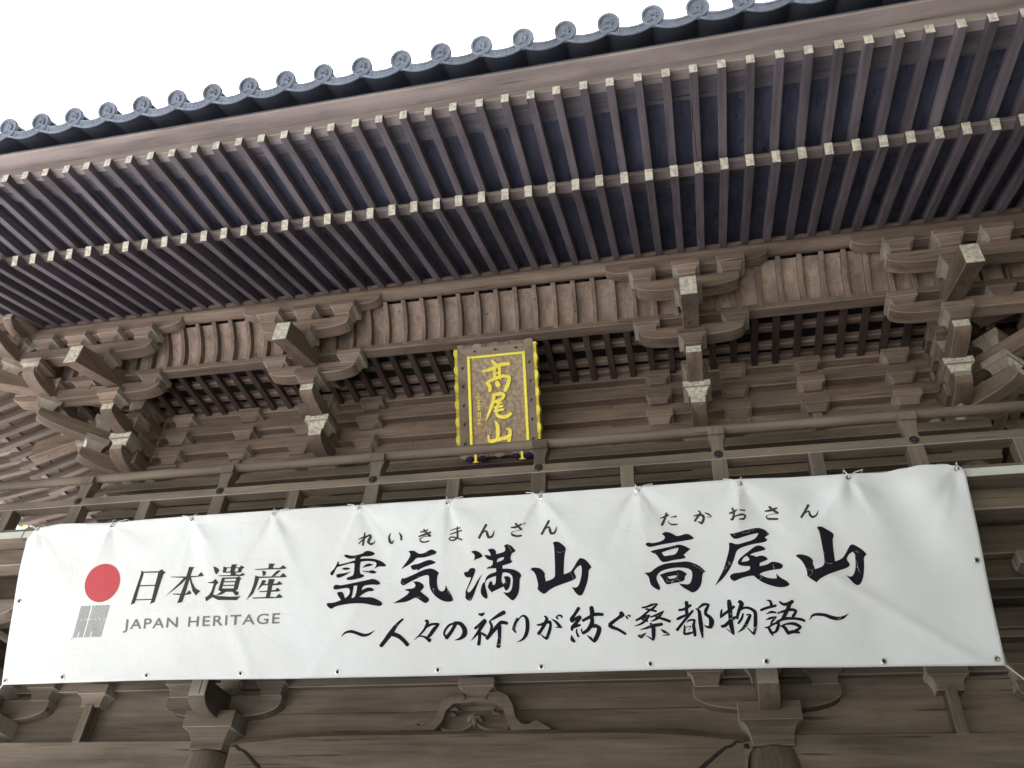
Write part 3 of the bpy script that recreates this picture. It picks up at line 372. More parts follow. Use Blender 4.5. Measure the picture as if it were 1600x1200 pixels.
# ---- rafters and eave boards, local frame of a wall run: a along, y = -d
SORI = lambda a: .03 * max(0, (abs(a) - 1.5) / 3.0) ** 2.4 if abs(a) < 4.6 else .03 * (3.1 / 3.0) ** 2.4 + .035 * (abs(a) - 4.6) ** 1.3
PR = .2125; RA0 = .2815 - X0                        # rafter centres in the front run: RA0 + k*PR
LD, LZ, LS = 2.56, 6.150, .405                      # lower rafter tip (d, bottom z) and slope
UD, UZ, US = 3.527, 6.11, .205
LW, LH, UW, UH = .069, .115, .065, .09
def rafter_mesh(L, w, h, front, rm='raftY'):
    def mk():
        b = MB(); b.box(-w / 2, w / 2, 0, L, 0, h)
        return b.mesh('rafter', [W[rm], front], .003, None, pick=lambda n, c: 1 if n.y < -.9 else 0)
    return cached(('raf', round(L, 2), w, h, front.name, rm), mk)
def eaves(F, a_half, phase, rm='raftY', bd='board'):
    ks = range(-60, 61)
    for k in ks:
        a = phase + k * PR
        hip = abs(a) - a_half                       # d of the hip line
        if hip < LD - .12:
            d_in = max(.02, hip + .05); L = (LD - d_in) / cos(atan(LS))
            th = atan(LS - SORI(a) / (LD - 1.17) * .8)
            # keep the purlin end fixed, lift the tip
            zt = LZ + SORI(a) * .8
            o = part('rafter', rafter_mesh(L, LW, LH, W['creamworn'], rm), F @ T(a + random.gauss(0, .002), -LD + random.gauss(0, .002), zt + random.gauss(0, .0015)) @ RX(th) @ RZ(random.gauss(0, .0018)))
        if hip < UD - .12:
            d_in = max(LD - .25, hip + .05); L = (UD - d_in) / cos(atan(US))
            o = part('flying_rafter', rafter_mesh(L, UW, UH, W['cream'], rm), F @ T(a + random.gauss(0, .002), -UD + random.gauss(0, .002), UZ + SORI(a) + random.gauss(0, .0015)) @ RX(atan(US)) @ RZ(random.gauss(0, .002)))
    def run(name, d0, d1, z0, z1, mat, ext=0, seg=40, edge=None, bev=0, front=None, zs=None):
        # board running along the eave, mitred to the hips, following the rise towards the corners
        b = MB(); n = seg
        dm0, dm1 = max(d0, d1), min(d0, d1)
        ring = []
        for i in range(n + 1):
            t = -1 + 2 * i / n
            r = []
            for d, zz in ((dm0, 0), (dm1, 0), (dm1, 1), (dm0, 1)):
                a = t * (a_half + d); k = (zs[0] if d == dm0 else zs[1]) if zs else 0
                r.append((a, -d, (z1 if zz else z0) + k + SORI(a)))
            b.v += r
        for i in range(n):
            for k in range(4):
                k2 = (k + 1) % 4; o = i * 4; b.f.append((o + k, o + k2, o + 4 + k2, o + 4 + k)); b.m.append(0)
        b.f.append((0, 1, 2, 3)); b.m.append(0); o = n * 4; b.f.append((o + 3, o + 2, o + 1, o)); b.m.append(0)
        return part(name, b.mesh(name, [mat], bev, edge), F)
    # soffit boards on the rafters
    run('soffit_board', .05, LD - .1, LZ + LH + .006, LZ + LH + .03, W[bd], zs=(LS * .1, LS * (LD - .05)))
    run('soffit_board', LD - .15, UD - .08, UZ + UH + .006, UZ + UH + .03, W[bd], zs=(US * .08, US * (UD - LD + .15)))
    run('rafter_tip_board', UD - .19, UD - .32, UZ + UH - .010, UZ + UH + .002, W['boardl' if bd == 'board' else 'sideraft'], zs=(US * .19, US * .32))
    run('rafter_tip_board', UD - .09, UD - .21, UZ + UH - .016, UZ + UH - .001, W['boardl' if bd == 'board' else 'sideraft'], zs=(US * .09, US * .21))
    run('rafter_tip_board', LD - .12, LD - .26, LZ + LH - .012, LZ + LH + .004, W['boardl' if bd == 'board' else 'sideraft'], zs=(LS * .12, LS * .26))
    run('eave_beam', LD - .01, LD - .11, LZ + LH + .002, UZ + US * (UD - LD) + .004, W['eave'], edge=W['edge'], bev=.004)
    run('eave_board', UD - .008, UD - .10, UZ + UH - .004, UZ + UH + .115, W['eave'], edge=W['edge'], bev=.004)
    run('eave_overhang_board', UD + .135, UD - .06, UZ + UH + .12, UZ + UH + .155, W['eave'], edge=W['edge'], bev=.006)
    run('eave_overhang_board', UD + .115, UD - .05, UZ + UH + .158, UZ + UH + .20, W['board'])
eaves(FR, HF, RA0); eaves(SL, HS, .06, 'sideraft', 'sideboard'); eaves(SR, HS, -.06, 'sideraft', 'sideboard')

# ---- roof tiles
TP = .3425; TA0 = -5.811 - X0; TD = YW - 3.30; TZ = 6.515; TS = radians(27)
def disc_mesh():
    b = MB(); n = 28
    prof = [(-.0, .0), (.0, .082)]
    def ring(y, r): return [(r * cos(2 * pi * k / n), y, r * sin(2 * pi * k / n)) for k in range(n)]
    rs = [(.60, .068), (.02, .070), (.02, .089), (-.006, .091), (-.016, .086), (-.014, .070), (.006, .066), (.008, .03)]
    for y, r in rs: b.v += ring(y, r)
    for i in range(len(rs) - 1):
        for k in range(n):
            k2 = (k + 1) % n; b.f.append((i * n + k, i * n + k2, (i + 1) * n + k2, (i + 1) * n + k)); b.m.append(0)
    b.f.append(tuple((len(rs) - 1) * n + k for k in range(n))); b.m.append(0)
    # raised crest: leaf lobes about a boss, and beads round the rim
    for q in range(7):
        th = pi / 2 + (q - 3) * .72; L_ = (.050, .046, .040, .034)[abs(q - 3)]
        c, s = cos(th), sin(th); pts = []
        for t, ww in ((0.15, .004), (.5, .011), (.8, .007), (1, .001)):
            pts.append((c * L_ * t - s * ww, s * L_ * t + c * ww, c * L_ * t + s * ww, s * L_ * t - c * ww))
        for i in range(3):
            p, r = pts[i], pts[i + 1]
            b.poly([(p[0], -.006, p[1]), (p[2], -.006, p[3]), (r[2], -.006, r[3]), (r[0], -.006, r[1])])
            b.poly([(p[0], -.006, p[1]), (r[0], -.006, r[1]), (r[0], .006, r[1]), (p[0], .006, p[1])])
            b.poly([(p[2], -.006, p[3]), (r[2], -.006, r[3]), (r[2], .006, r[3]), (p[2], .006, p[3])])
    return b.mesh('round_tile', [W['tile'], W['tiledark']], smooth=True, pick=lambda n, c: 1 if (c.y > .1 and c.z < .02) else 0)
def flat_mesh():
    b = MB(); n = 12; h = TP / 2
    def z(x): return -.046 - .046 * (1 - (x / h) ** 2)
    rows = []
    for i in range(n + 1):
        x = -h + TP * i / n; zc = z(x)
        rows.append([(x, 0, zc + .040), (x, -.012, zc + .034), (x, -.012, zc + .020), (x, .002, zc + .016), (x, .002, zc - .020), (x, -.014, zc - .022), (x, -.014, zc - .036), (x, .0, zc - .038), (x, .03, zc - .018), (x, .6, zc - .012), (x, .6, zc + .01)])
    for r in rows: b.v += r
    k = len(rows[0])
    for i in range(n):
        for j in range(k):
            j2 = (j + 1) % k; b.f.append((i * k + j, i * k + j2, (i + 1) * k + j2, (i + 1) * k + j)); b.m.append(0)
    # low relief scroll on the face
    for x in (-.09, -.055, -.02, .02, .055, .09):
        zc = z(x); s = -1 if x < 0 else 1
        b.poly([(x - .012, -.003, zc - .004), (x, -.003, zc + .012), (x + .014, -.003, zc + .002), (x + .002, -.003, zc - .014)])
        b.poly([(x - .012, -.003, zc - .004), (x, -.003, zc + .012), (x, .004, zc + .012), (x - .012, .004, zc - .004)])
        b.poly([(x + .014, -.003, zc + .002), (x + .002, -.003, zc - .014), (x + .002, .004, zc - .014), (x + .014, .004, zc + .002)])
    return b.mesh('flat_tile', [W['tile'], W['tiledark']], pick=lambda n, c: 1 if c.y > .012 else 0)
dm, fm = disc_mesh(), flat_mesh()
def tiles(F, half, phase):
    lim = half + TD
    for k in range(-40, 41):
        a = phase + k * TP
        if abs(a) < lim - .05:
            Mx = F @ T(a, -TD, TZ + SORI(a)) @ RX(TS) @ RZ(radians(random.uniform(-1, 1)))
            part('round_tile', dm, Mx @ Matrix.Rotation(random.uniform(-.12, .12), 4, 'Y'))
        if abs(a + TP / 2) < lim - .15:
            part('flat_tile', fm, F @ T(a + TP / 2, -TD + .006, TZ + SORI(a + TP / 2)) @ RX(TS))
tiles(FR, HF, TA0); tiles(SL, HS, .1); tiles(SR, HS, .1)
# roof planes up to the ridge
b = MB(); ex = HF + TD - .45; ey = HS + TD - .45; cy = YW + HS; zr = TZ + .10; rz = zr + ey * .60
n = 16
def roofpt(a, y, z): return (X0 + a, cy + y, z)
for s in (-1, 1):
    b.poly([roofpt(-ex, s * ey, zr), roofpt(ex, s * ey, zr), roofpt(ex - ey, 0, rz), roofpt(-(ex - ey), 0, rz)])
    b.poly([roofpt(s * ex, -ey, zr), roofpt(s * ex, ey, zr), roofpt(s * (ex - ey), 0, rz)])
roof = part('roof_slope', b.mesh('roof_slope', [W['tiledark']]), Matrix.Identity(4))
b = MB(); b.box(-(ex - ey) - .3, ex - ey + .3, -.25, .25, 0, .55); b.box(-(ex - ey) - .35, ex - ey + .35, -.32, .32, .55, .65)
part('roof_ridge', b.mesh('roof_ridge', [W['tile']], .02), T(X0, cy, rz - .15), roof)

# ---- wall runs: beams, lattice, ribs, purlin
def curve_rib(t):      # t 0 at foot .. 1 at top : (d, z)
    if t < 0: return (.928, 6.125 + t * .4)
    return (.925 + .245 * (t ** 1.7), 6.125 + .40 * (t ** .85))
def run_parts(F, half, mids, tie=.21):
    up = 'up'
    def long(name, d, w, z0, z1, mat, ext, edge=W['edge']):
        return part(name, beam_mesh(2 * (half + ext), w, z1 - z0, mat, 'X', .005), F @ T(0, -d, z0))
    for z0, z1 in ((5.555, 5.70), (5.83, 5.975), (6.085, 6.16)):
        long('wall_beam', -.03, .14, z0, z1, W['upX'], .35)
    long('wall_beam', -.05, .14, 5.30, 5.455, W['upX'], .30)
    # planks filling between the beams
    n = max(2, int(half * 2 / 1.1)); L = 2 * (half + .02) / n
    for i in range(n):
        part('wall_plank', beam_mesh(L - .006, .04, 1.28, W['upX'], 'X', .002, False), F @ T(-half - .02 + (i + .5) * L, .085 + .002 * (i % 2), 4.98))
    long('tie_rail', .08, .20, 5.00, 5.10, W['lowX'], tie)
    long('tie_rail', .06, .18, 4.67, 4.76, W['lowX'], tie)
    long('bracket_beam', .855, .13, 6.072, 6.145, W['upX'], .95 + .25)
    # coffered lattice between the beam and the wall
    for d0 in (.475, .212, .03):
        long('lattice_bar', d0 + .035, .075, 6.165, 6.235, W['upX'], d0 + .035)
    b = MB(); b.box(-half - .7, half + .7, -.8, .02, 6.33, 6.35); part('lattice_board', b.mesh('lattice_board', [W['dark']]), F)  # near-black colour stands for the shade in the lattice gaps
    sm = cached('slat', lambda: beam_mesh(.80, .066, .056, W['red'], 'Y', .003, False))
    k = -60
    while k < 60:
        a = k * .212 + .09
        if abs(a) < half + .55: part('lattice_slat', sm, F @ T(a, -.40, 6.108))
        k += 1
    # curved ribs and the boards behind them
    def ribm():
        b = MB(); N_ = 7; w = .046
        for i in range(N_):
            d, z = curve_rib(i / (N_ - 1) * 1.13 - .13); d2, z2 = d - .10, z + .035
            if i == 0: d -= .012
            b.v += [(-w / 2, -d, z), (w / 2, -d, z), (w / 2, -d2, z2), (-w / 2, -d2, z2)]
        for i in range(N_ - 1):
            for k in range(4):
                k2 = (k + 1) % 4; o = i * 4; b.f.append((o + k, o + k2, o + 4 + k2, o + 4 + k)); b.m.append(0)
        b.f.append((0, 1, 2, 3)); b.m.append(1); o = (N_ - 1) * 4; b.f.append((o + 3, o + 2, o + 1, o)); b.m.append(0)
        return b.mesh('eave_rib', [W['upZ'], W['end']], .004, W['edge'])
    rm = cached('rib', ribm)
    for k in range(-40, 41):
        a = k * .204 + .045
        if abs(a) < half + .93: part('eave_rib', rm, F @ T(a, 0, random.uniform(-.003, .003)))
    nb = max(2, int(2 * (half + 1) / 1.6))
    for j in range(nb):
        b = MB(); N_ = 9; a0 = -half - .95 + j * 2 * (half + .95) / nb; a1 = a0 + 2 * (half + .95) / nb - .003
        for i in range(N_):
            d, z = curve_rib(i / (N_ - 1)); d -= .072; z += .03
            b.v += [(a0, -d, z), (a1, -d, z)]
        for i in range(N_ - 1): b.f.append((2 * i, 2 * i + 1, 2 * i + 3, 2 * i + 2)); b.m.append(0)
        part('rib_board', b.mesh('rib_board', [W['ribboard']], smooth=True), F)
    b = MB(); b.tube([(-half - 1.55, -1.17, 6.63), (0, -1.17, 6.63), (half + 1.55, -1.17, 6.63)], .077, 28)
    part('purlin', b.mesh('purlin', [W['upX']], smooth=True), F)
    b = MB(); b.box(-half - 1.4, half + 1.4, -1.235, -1.10, 6.70, 6.738); part('purlin_fillet', b.mesh('purlin_fillet', [W['upX']]), F)
    for u in mids:
        for z in (5.405, 5.68, 5.945):
            part('block', block_mesh(.265, .155, .26), F @ T(u, -.0, z))
        part('wall_strut', beam_mesh(.17, .09, .12, W['upZ'], 'Z', .004), F @ T(u, -.0, 5.235))
run_parts(FR, HF, (-3.15, 0.0, 3.15)); run_parts(SL, HS, (-1.2, 1.2), -.12); run_parts(SR, HS, (-1.2, 1.2), -.12)

# ---- three-step bracket sets
def bracket(F, side=0, k=1.0, daito=True, xarms=True, lowfront=True, wood_='up', inner=1):
    """side 0: set in a wall; side +-1: corner set, arms running out past the corner on that side"""
    root = part('bracket_set', block_mesh(.36, .21, .36), F @ T(0, 0, 5.03))
    R_ = root
    if side: root_shift = 0
    w = .15
    if xarms:
        a0, a1 = (-.5, .5)
        if side > 0: a1 = .52
        if side < 0: a0 = -.52
        part('arm', armx_mesh(a0, a1, w, .155), F @ T(0, .003, 5.25), R_)
        for s in (-1, 1):
            for z in (5.405, 5.68, 5.945): part('block', block_mesh(.265, .155, .26), F @ T(s * .39, -.0, z), R_)
    part('arm', army_mesh(.49 * k, w * .99, .175, endh=.50, curve=.26 * k), F @ T(0, 0, 5.237), R_)
    part('block', block_mesh(.272, .165, .26, front=W['cream']), F @ T(0, -.40 * k, 5.405), R_)
    part('arm', army_mesh(.885 * k, w * .985, .165, endh=.55, curve=.36 * k), F @ T(0, 0, 5.552), R_)
    part('block', block_mesh(.262, .15, .25), F @ T(0, -.40 * k, 5.70), R_)
    part('block', block_mesh(.268, .16, .26), F @ T(0, -.845 * k, 5.703), R_)
    # tail rafter
    def tail():
        b = MB(); s = .34 / k; d1 = 1.61 * k; d0 = .30
        b.prism([(-d1, 5.68), (-d1, 5.915), (-d0, 5.915 + s * (d1 - d0)), (-d0, 5.68 + s * (d1 - d0))], -.078, .078, 'X')
        return b.mesh('tail_rafter', [W['upY'], W['creamworn']], .005, W['edge'], pick=lambda n, c: 1 if n.y < -.97 else 0)
    part('tail_rafter', cached(('tail', k), tail), F, R_)
    part('block', block_mesh(.268, .15, .26), F @ T(0, -1.20 * k, 5.985), R_)
    if xarms:
        if side == 0: e0, e1, f0, f1 = -.5, .5, -.80, .80
        elif side > 0: e0, e1, f0, f1 = -.56, .825 + .5, -.82, 1.6
        else: e0, e1, f0, f1 = -.825 - .5, .56, -1.6, .82
        part('arm', armx_mesh(e0, e1, w, .145), F @ T(0, -.825, 5.83), R_)
        offs = [-.43, .43] if side == 0 else [-.43 * side, .42 * side, .86 * side, 1.22 * side]
        for a in offs: part('block', block_mesh(.265, .145, .26), F @ T(a, -.83, 5.935), R_)
        e0_, e1_ = (e0, e1) if side == 0 else ((e0, e1 + .37) if side > 0 else (e0 - .37, e1))
        part('arm', armx_mesh(e0_, e1_, w, .15), F @ T(0, -1.185, 6.132), R_)
        offs = [-.43, 0, .43] if side == 0 else [-.43 * side, 0, .42 * side, .84 * side, 1.2 * side]
        for a in offs: part('block', block_mesh(.265, .16, .265), F @ T(a, -1.213, 6.282), R_)
        part('arm', armx_mesh(f0, f1, .11, .15, curve=.22), F @ T(0, -1.20, 6.442), R_)
    else:
        part('block', block_mesh(.268, .16, .265), F @ T(0, -1.21 * k, 6.282), R_)
    return R_
for u in (-2.01, 2.01): bracket(FR @ T(u, 0, 0))
bracket(FR @ T(-HF, 0, 0), -1); bracket(FR @ T(HF, 0, 0), 1)
Q = math.sqrt(2)
for s in (-1, 1):
    Fc = T(X0 + s * HF, YW, 0)
    bracket(Fc @ RZ(radians(-45 if s < 0 else 45)), 0, Q, xarms=False)
    S_ = SL if s < 0 else SR
    bracket(S_ @ T(HS if s < 0 else -HS, 0, 0), 1 if s < 0 else -1)
    bracket(S_ @ T(0, 0, 0)); bracket(S_ @ T(-HS if s < 0 else HS, 0, 0), -1 if s < 0 else 1)
    # hip rafters
    for nm, d0, d1, z, w, h, sl_, fr in (('hip_rafter', .2, LD - .05, LZ - .06, .13, .20, LS, 'creamworn'), ('hip_rafter', 1.2, UD + .02, UZ - .03, .12, .17, US, 'cream')):
        b = MB(); dd0, dd1 = d0 * Q, d1 * Q; z = z + SORI(HF + d1)
        b.prism([(-dd1, z), (-dd1, z + h), (-dd0, z + h + sl_ / Q * (dd1 - dd0)), (-dd0, z + sl_ / Q * (dd1 - dd0))], -w / 2, w / 2, 'X')
        part(nm, b.mesh(nm, [W['upY'], W[fr]], .006, W['edge'], pick=lambda n, c: 1 if n.y < -.97 else 0), Fc @ RZ(radians(-45 if s < 0 else 45)))

# ---- upper storey columns and dark openings
b = MB(); b.tube([(0, 0, 0), (0, 0, .9), (0, 0, 1.35), (0, 0, 1.46)], [.135, .135, .13, .115], 28); cm = b.mesh('column', [W['railZ']], smooth=True)
for u in (-HF, -2.01, 2.01, HF): part('column', cm, FR @ T(u, 0, 3.57))
for u in (-HF, HF): part('column', cm, T(X0 + u, YW + 2 * HS, 3.57))
for u in (-1.36, 1.36, -.05 - 2.7, 2.75, -3.6, 3.6): part('door_jamb', beam_mesh(1.12, .07, .08, W['railZ'], 'Z', .004), FR @ T(u, -.02, 3.57))
bm_ = beam_mesh(1.1, .045, .04, W['railZ'], 'Z', .003, False)
for i in range(-46, 47):
    u = i * .093
    if all(abs(abs(u) - c) > .14 for c in (2.01, HF)) and abs(u) > 1.4: part('window_bar', bm_, FR @ T(u, .03, 3.57))
b = MB(); b.box(-HF, HF, .10, .14, 3.57, 5.0); part('wall_plank', b.mesh('wall_plank', [W['dark']]), FR)  # dark sheet standing in for the unlit room behind the bars
for S_ in (SL, SR):
    b = MB(); b.box(-HS, HS, .0, .06, 3.57, 5.0); part('wall_plank', b.mesh('wall_plank', [W['lowX']]), S_)
b = MB(); b.box(-HF, HF, -.03, .03, 3.57, 6.4); part('wall_plank', b.mesh('wall_plank', [W['lowX']]), T(X0, YW + 2 * HS, 0))
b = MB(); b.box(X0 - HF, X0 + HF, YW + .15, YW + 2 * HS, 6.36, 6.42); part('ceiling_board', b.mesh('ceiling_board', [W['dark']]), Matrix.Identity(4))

# ---- balcony
FE = 1.70       # balcony front edge, distance out from the wall axis
fl = MB()
b = MB(); ex_, ey_ = HF + FE - .03, HS + FE - .03; cy = YW + HS
b.box(X0 - ex_, X0 + ex_, cy - ey_, cy + ey_, 3.495, 3.535); floor = part('balcony_floor', b.mesh('balcony_floor', [W['lowY']]), Matrix.Identity(4))
def frun(F, half, step=.54, ph=0.0):
    n = int(2 * (half + FE) / step) + 1
    for i in range(n):
        a0 = -half - FE + i * step; a1 = min(a0 + step - .005, half + FE)
        if a1 - a0 < .1: continue
        part('floor_plank', cached(('fp', round(a1 - a0, 3)), lambda: MBbox(a1 - a0)), F @ T((a0 + a1) / 2 + ph, 0, random.uniform(-.002, .002)), floor)
def MBbox(L):
    b = MB(); b.box(-L / 2, L / 2, -FE, -FE + .42, 3.490, 3.560)
    return b.mesh('floor_plank', [W['lowX'], W['paint']], .003, None, pick=lambda n, c: 1 if n.y < -.9 else 0)
frun(FR, HF, .57, .0); frun(SL, HS); frun(SR, HS)
for F, half in ((FR, HF), (SL, HS), (SR, HS)):
    for d, w, z0, z1 in ((1.44, .18, 3.33, 3.489), (.94, .16, 3.26, 3.489), (  .86, .15, 3.10, 3.256), (.30, .16, 2.98, 3.14), (.30, .16, 3.22, 3.37)):
        part('balcony_beam', beam_mesh(2 * (half + d), w, z1 - z0, W['lowX'], 'X', .006), F @ T(0, -d, z0))
# ---- balustrade
def balustrade(F, half, posts):
    D = 1.555; ext = D + .15
    b = MB(); b.tube([(-half - ext - .1, -D, 4.165), (0, -D, 4.165), (half + ext + .1, -D, 4.165)], .042, 20)
    top = part('balustrade', b.mesh('balustrade', [W['railX']], smooth=True), F)
    part('middle_rail', beam_mesh(2 * (half + ext), .115, .078, W['railX'], 'X', .005), F @ T(0, -D, 3.848), top)
    part('base_rail', beam_mesh(2 * (half + ext), .12, .085, W['railX'], 'X', .005), F @ T(0, -D + .01, 3.562), top)
    def postm():
        b = MB()
        b.box(-.058, .058, -.05, .05, 0, .268)
        # waisted upper part and cap
        for i, (z0, z1, w0, w1) in enumerate(((.345, .40, .05, .043), (.40, .455, .043, .05), (.455, .505, .05, .064))):
            b.poly([(-w0, -.045, z0), (w0, -.045, z0), (w1, -.045, z1), (-w1, -.045, z1)]); b.poly([(-w0, .045, z0), (w0, .045, z0), (w1, .045, z1), (-w1, .045, z1)])
            for s in (-1, 1): b.poly([(s * w0, -.045, z0), (s * w0, .045, z0), (s * w1, .045, z1), (s * w1, -.045, z1)])
        b.box(-.062, .062, -.066, .066, .505, .575)
        return b.mesh('post', [W['railZ']], 0)
    pm = cached('post', postm)
    im = beam_mesh(.268, .10, .125, W['railZ'], 'Z', .004)
    def bolt():
        b = MB(); n = 20
        rs = [(0, .034), (-.006, .034), (-.010, .028), (-.006, .024), (-.006, .017), (-.016, .015), (-.020, .008)]
        for y, r in rs: b.v += [(r * cos(2 * pi * k / n), y, r * sin(2 * pi * k / n)) for k in range(n)]
        for i in range(len(rs) - 1):
            for k in range(n):
                k2 = (k + 1) % n; b.f.append((i * n + k, i * n + k2, (i + 1) * n + k2, (i + 1) * n + k)); b.m.append(0)
        b.f.append(tuple((len(rs) - 1) * n + k for k in range(n))); b.m.append(0)
        return b.mesh('bolt', [W['iron']], smooth=True)
    bo = cached('bolt', bolt)
    for a in posts:
        part('post', pm, F @ T(a, -D, 3.58), top); part('bolt', bo, F @ T(a, -D - .0575, 3.893), top)
    for a in [(p + q) / 2 for p, q in zip(posts, posts[1:])]: part('short_post', im, F @ T(a, -D + .004, 3.58), top)
balustrade(FR, HF, [-5.72, -4.9, -3.5, -2.1, -.7, .7, 2.1, 3.5, 4.9, 5.72])
balustrade(SL, HS, [-3.6, -2.1, -.7, .7, 2.1, 3.6]); balustrade(SR, HS, [-3.6, -2.1, -.7, .7, 2.1, 3.6])

# ------------------------------------------------------------------ lower storey
YL = 6.83; FL = T(X0, YL, 0); LC = (-4.6, -2.29, 2.29, 4.6)
b = MB(); b.tube([(0, 0, 0), (0, 0, 3.0), (0, 0, 3.45), (0, 0, 3.62), (0, 0, 3.70), (0, 0, 3.725)], [.215, .21, .205, .195, .175, .14], 36)
cm = b.mesh('column', [W['lowZ']], smooth=True)
for u in LC:
    part('column', cm, FL @ T(u, 0, GZ))
    part('column', cm, T(X0 + u, YW + 2 * HS, GZ))
def lower_set(F, side=0):
    R_ = part('bracket_set', block_mesh(.455, .30, .44, 'low'), F @ T(0, 0, 2.115))
    a0, a1 = -.55, .55
    if side: a0, a1 = (-.55, 1.0) if side > 0 else (-1.0, .55)
    part('arm', armx_mesh(a0, a1, .16, .185, 'low', curve=.38), F @ T(0, 0, 2.405), R_)
    part('arm', army_mesh(.50, .152, .235, 'low', endh=.50, curve=.22, front='end'), F @ T(0, 0, 2.345), R_)
    for s in (-1, 1): part('block', block_mesh(.285, .185, .26, 'low'), F @ T(s * .44, 0, 2.58), R_)
    part('block', block_mesh(.285, .185, .26, 'low'), F @ T(0, -.42, 2.60), R_)
    part('block', block_mesh(.285, .185, .26, 'low'), F @ T(0, -.0, 2.60), R_)
    part('arm', army_mesh(.92, .152, .20, 'low', front='end'), F @ T(0, 0, 2.76), R_)
    part('block', block_mesh(.285, .17, .26, 'low'), F @ T(0, -.86, 2.96), R_)
    part('arm', armx_mesh(-.55, .55, .15, .17, 'low'), F @ T(0, -.86, 3.0), R_)
    part('arm', army_mesh(1.05, .152, .20, 'low', front='end'), F @ T(0, 0, 3.09), R_)
    return R_
for u in LC: lower_set(FL @ T(u, 0, 0), 0 if abs(u) < 3 else (1 if u > 0 else -1))
# tie beams: rainbow beam in the middle bay, plain ones in the side bays
def rainbow():
    b = MB(); n = 32; h = 2.08
    top = lambda a: 2.262 - .07 * max(0, (abs(a) - .9) / 1.2) ** 2.4
    bot = lambda a: 1.80 - .10 * max(0, (abs(a) - 1.4) / .7) ** 2
    for i in range(n + 1):
        a = -h + 2 * h * i / n
        b.v += [(a, -.125, bot(a)), (a, -.125, top(a) - .04), (a, -.09, top(a)), (a, .09, top(a)), (a, .1, bot(a))]
    for i in range(n):
        for k in range(5):
            k2 = (k + 1) % 5; o = i * 5; b.f.append((o + k, o + k2, o + 5 + k2, o + 5 + k)); b.m.append(0)
    b.f.append((0, 1, 2, 3, 4)); b.m.append(0); o = n * 5; b.f.append(tuple(o + k for k in (4, 3, 2, 1, 0))); b.m.append(0)
    return b.mesh('rainbow_beam', [W['lowX']], smooth=True)
rb = part('rainbow_beam', rainbow(), FL)
for s in (-1, 1):
    b = MB()
    pts = [(-2.075, 2.142), (-2.03, 2.150), (-1.99, 2.118), (-1.95, 2.108), (-1.90, 2.075), (-1.85, 2.035), (-1.80, 1.995), (-1.75, 1.955), (-1.66, 1.89)]
    b.tube([(p[0] * -s, -.127, p[1]) for p in pts], [.004, .010, .012, .011, .013, .014, .015, .015, .012], 8)
    part('carved_line', b.mesh('carved_line', [W['dark']], smooth=True), FL, rb)
for s in (-1, 1):
    part('tie_beam', beam_mesh(2.12, .24, .38, W['lowX'], 'X', .012), FL @ T(s * 3.445, .02, 1.825))
    part('tie_beam', beam_mesh(.9, .22, .34, W['lowX'], 'X', .012), FL @ T(s * 5.05, .02, 1.83))
    part('strut', beam_mesh(.33, .075, .155, W['lowZ'], 'Z', .004), FL @ T(s * 3.60, -.022, 2.20))
    part('block', block_mesh(.29, .19, .25, 'low'), FL @ T(s * 3.60, 0, 2.515))
# boards of the frieze wall above the tie beams
for s, (a0, a1) in ((0, (-2.29, 2.29)), (-1, (-4.7, -2.29)), (1, (2.29, 4.7))):
    L_ = a1 - a0
    part('frieze_board', beam_mesh(L_, .05, .26 if s == 0 else .50, W['lowX'], 'X', .003, False), FL @ T((a0 + a1) / 2, .06, 2.20))
    if s == 0: part('frieze_board', beam_mesh(L_, .05, .25, W['lowX'], 'X', .003, False), FL @ T((a0 + a1) / 2, .05, 2.462))
for z in (2.665, 2.93): part('wall_beam', beam_mesh(10.2, .14, .15, W['lowX'], 'X', .006), FL @ T(0, .03, z))
b = MB(); b.box(-4.7, 4.7, .08, .14, 2.6, 3.52); part('frieze_board', b.mesh('frieze_board', [W['lowX']]), FL)
b = MB(); b.box(X0 - 4.7, X0 + 4.7, YL + .2, YW + 2 * HS, 2.2, 2.25); part('ceiling_board', b.mesh('ceiling_board', [W['lowX']]), Matrix.Identity(4))
for s in (-1, 1):
    b = MB(); b.box(-.05, .05, 0, 4.6, GZ, 3.5); part('side_wall', b.mesh('side_wall', [W['lowZ']]), T(X0 + s * 4.6, YL + .1, 0))
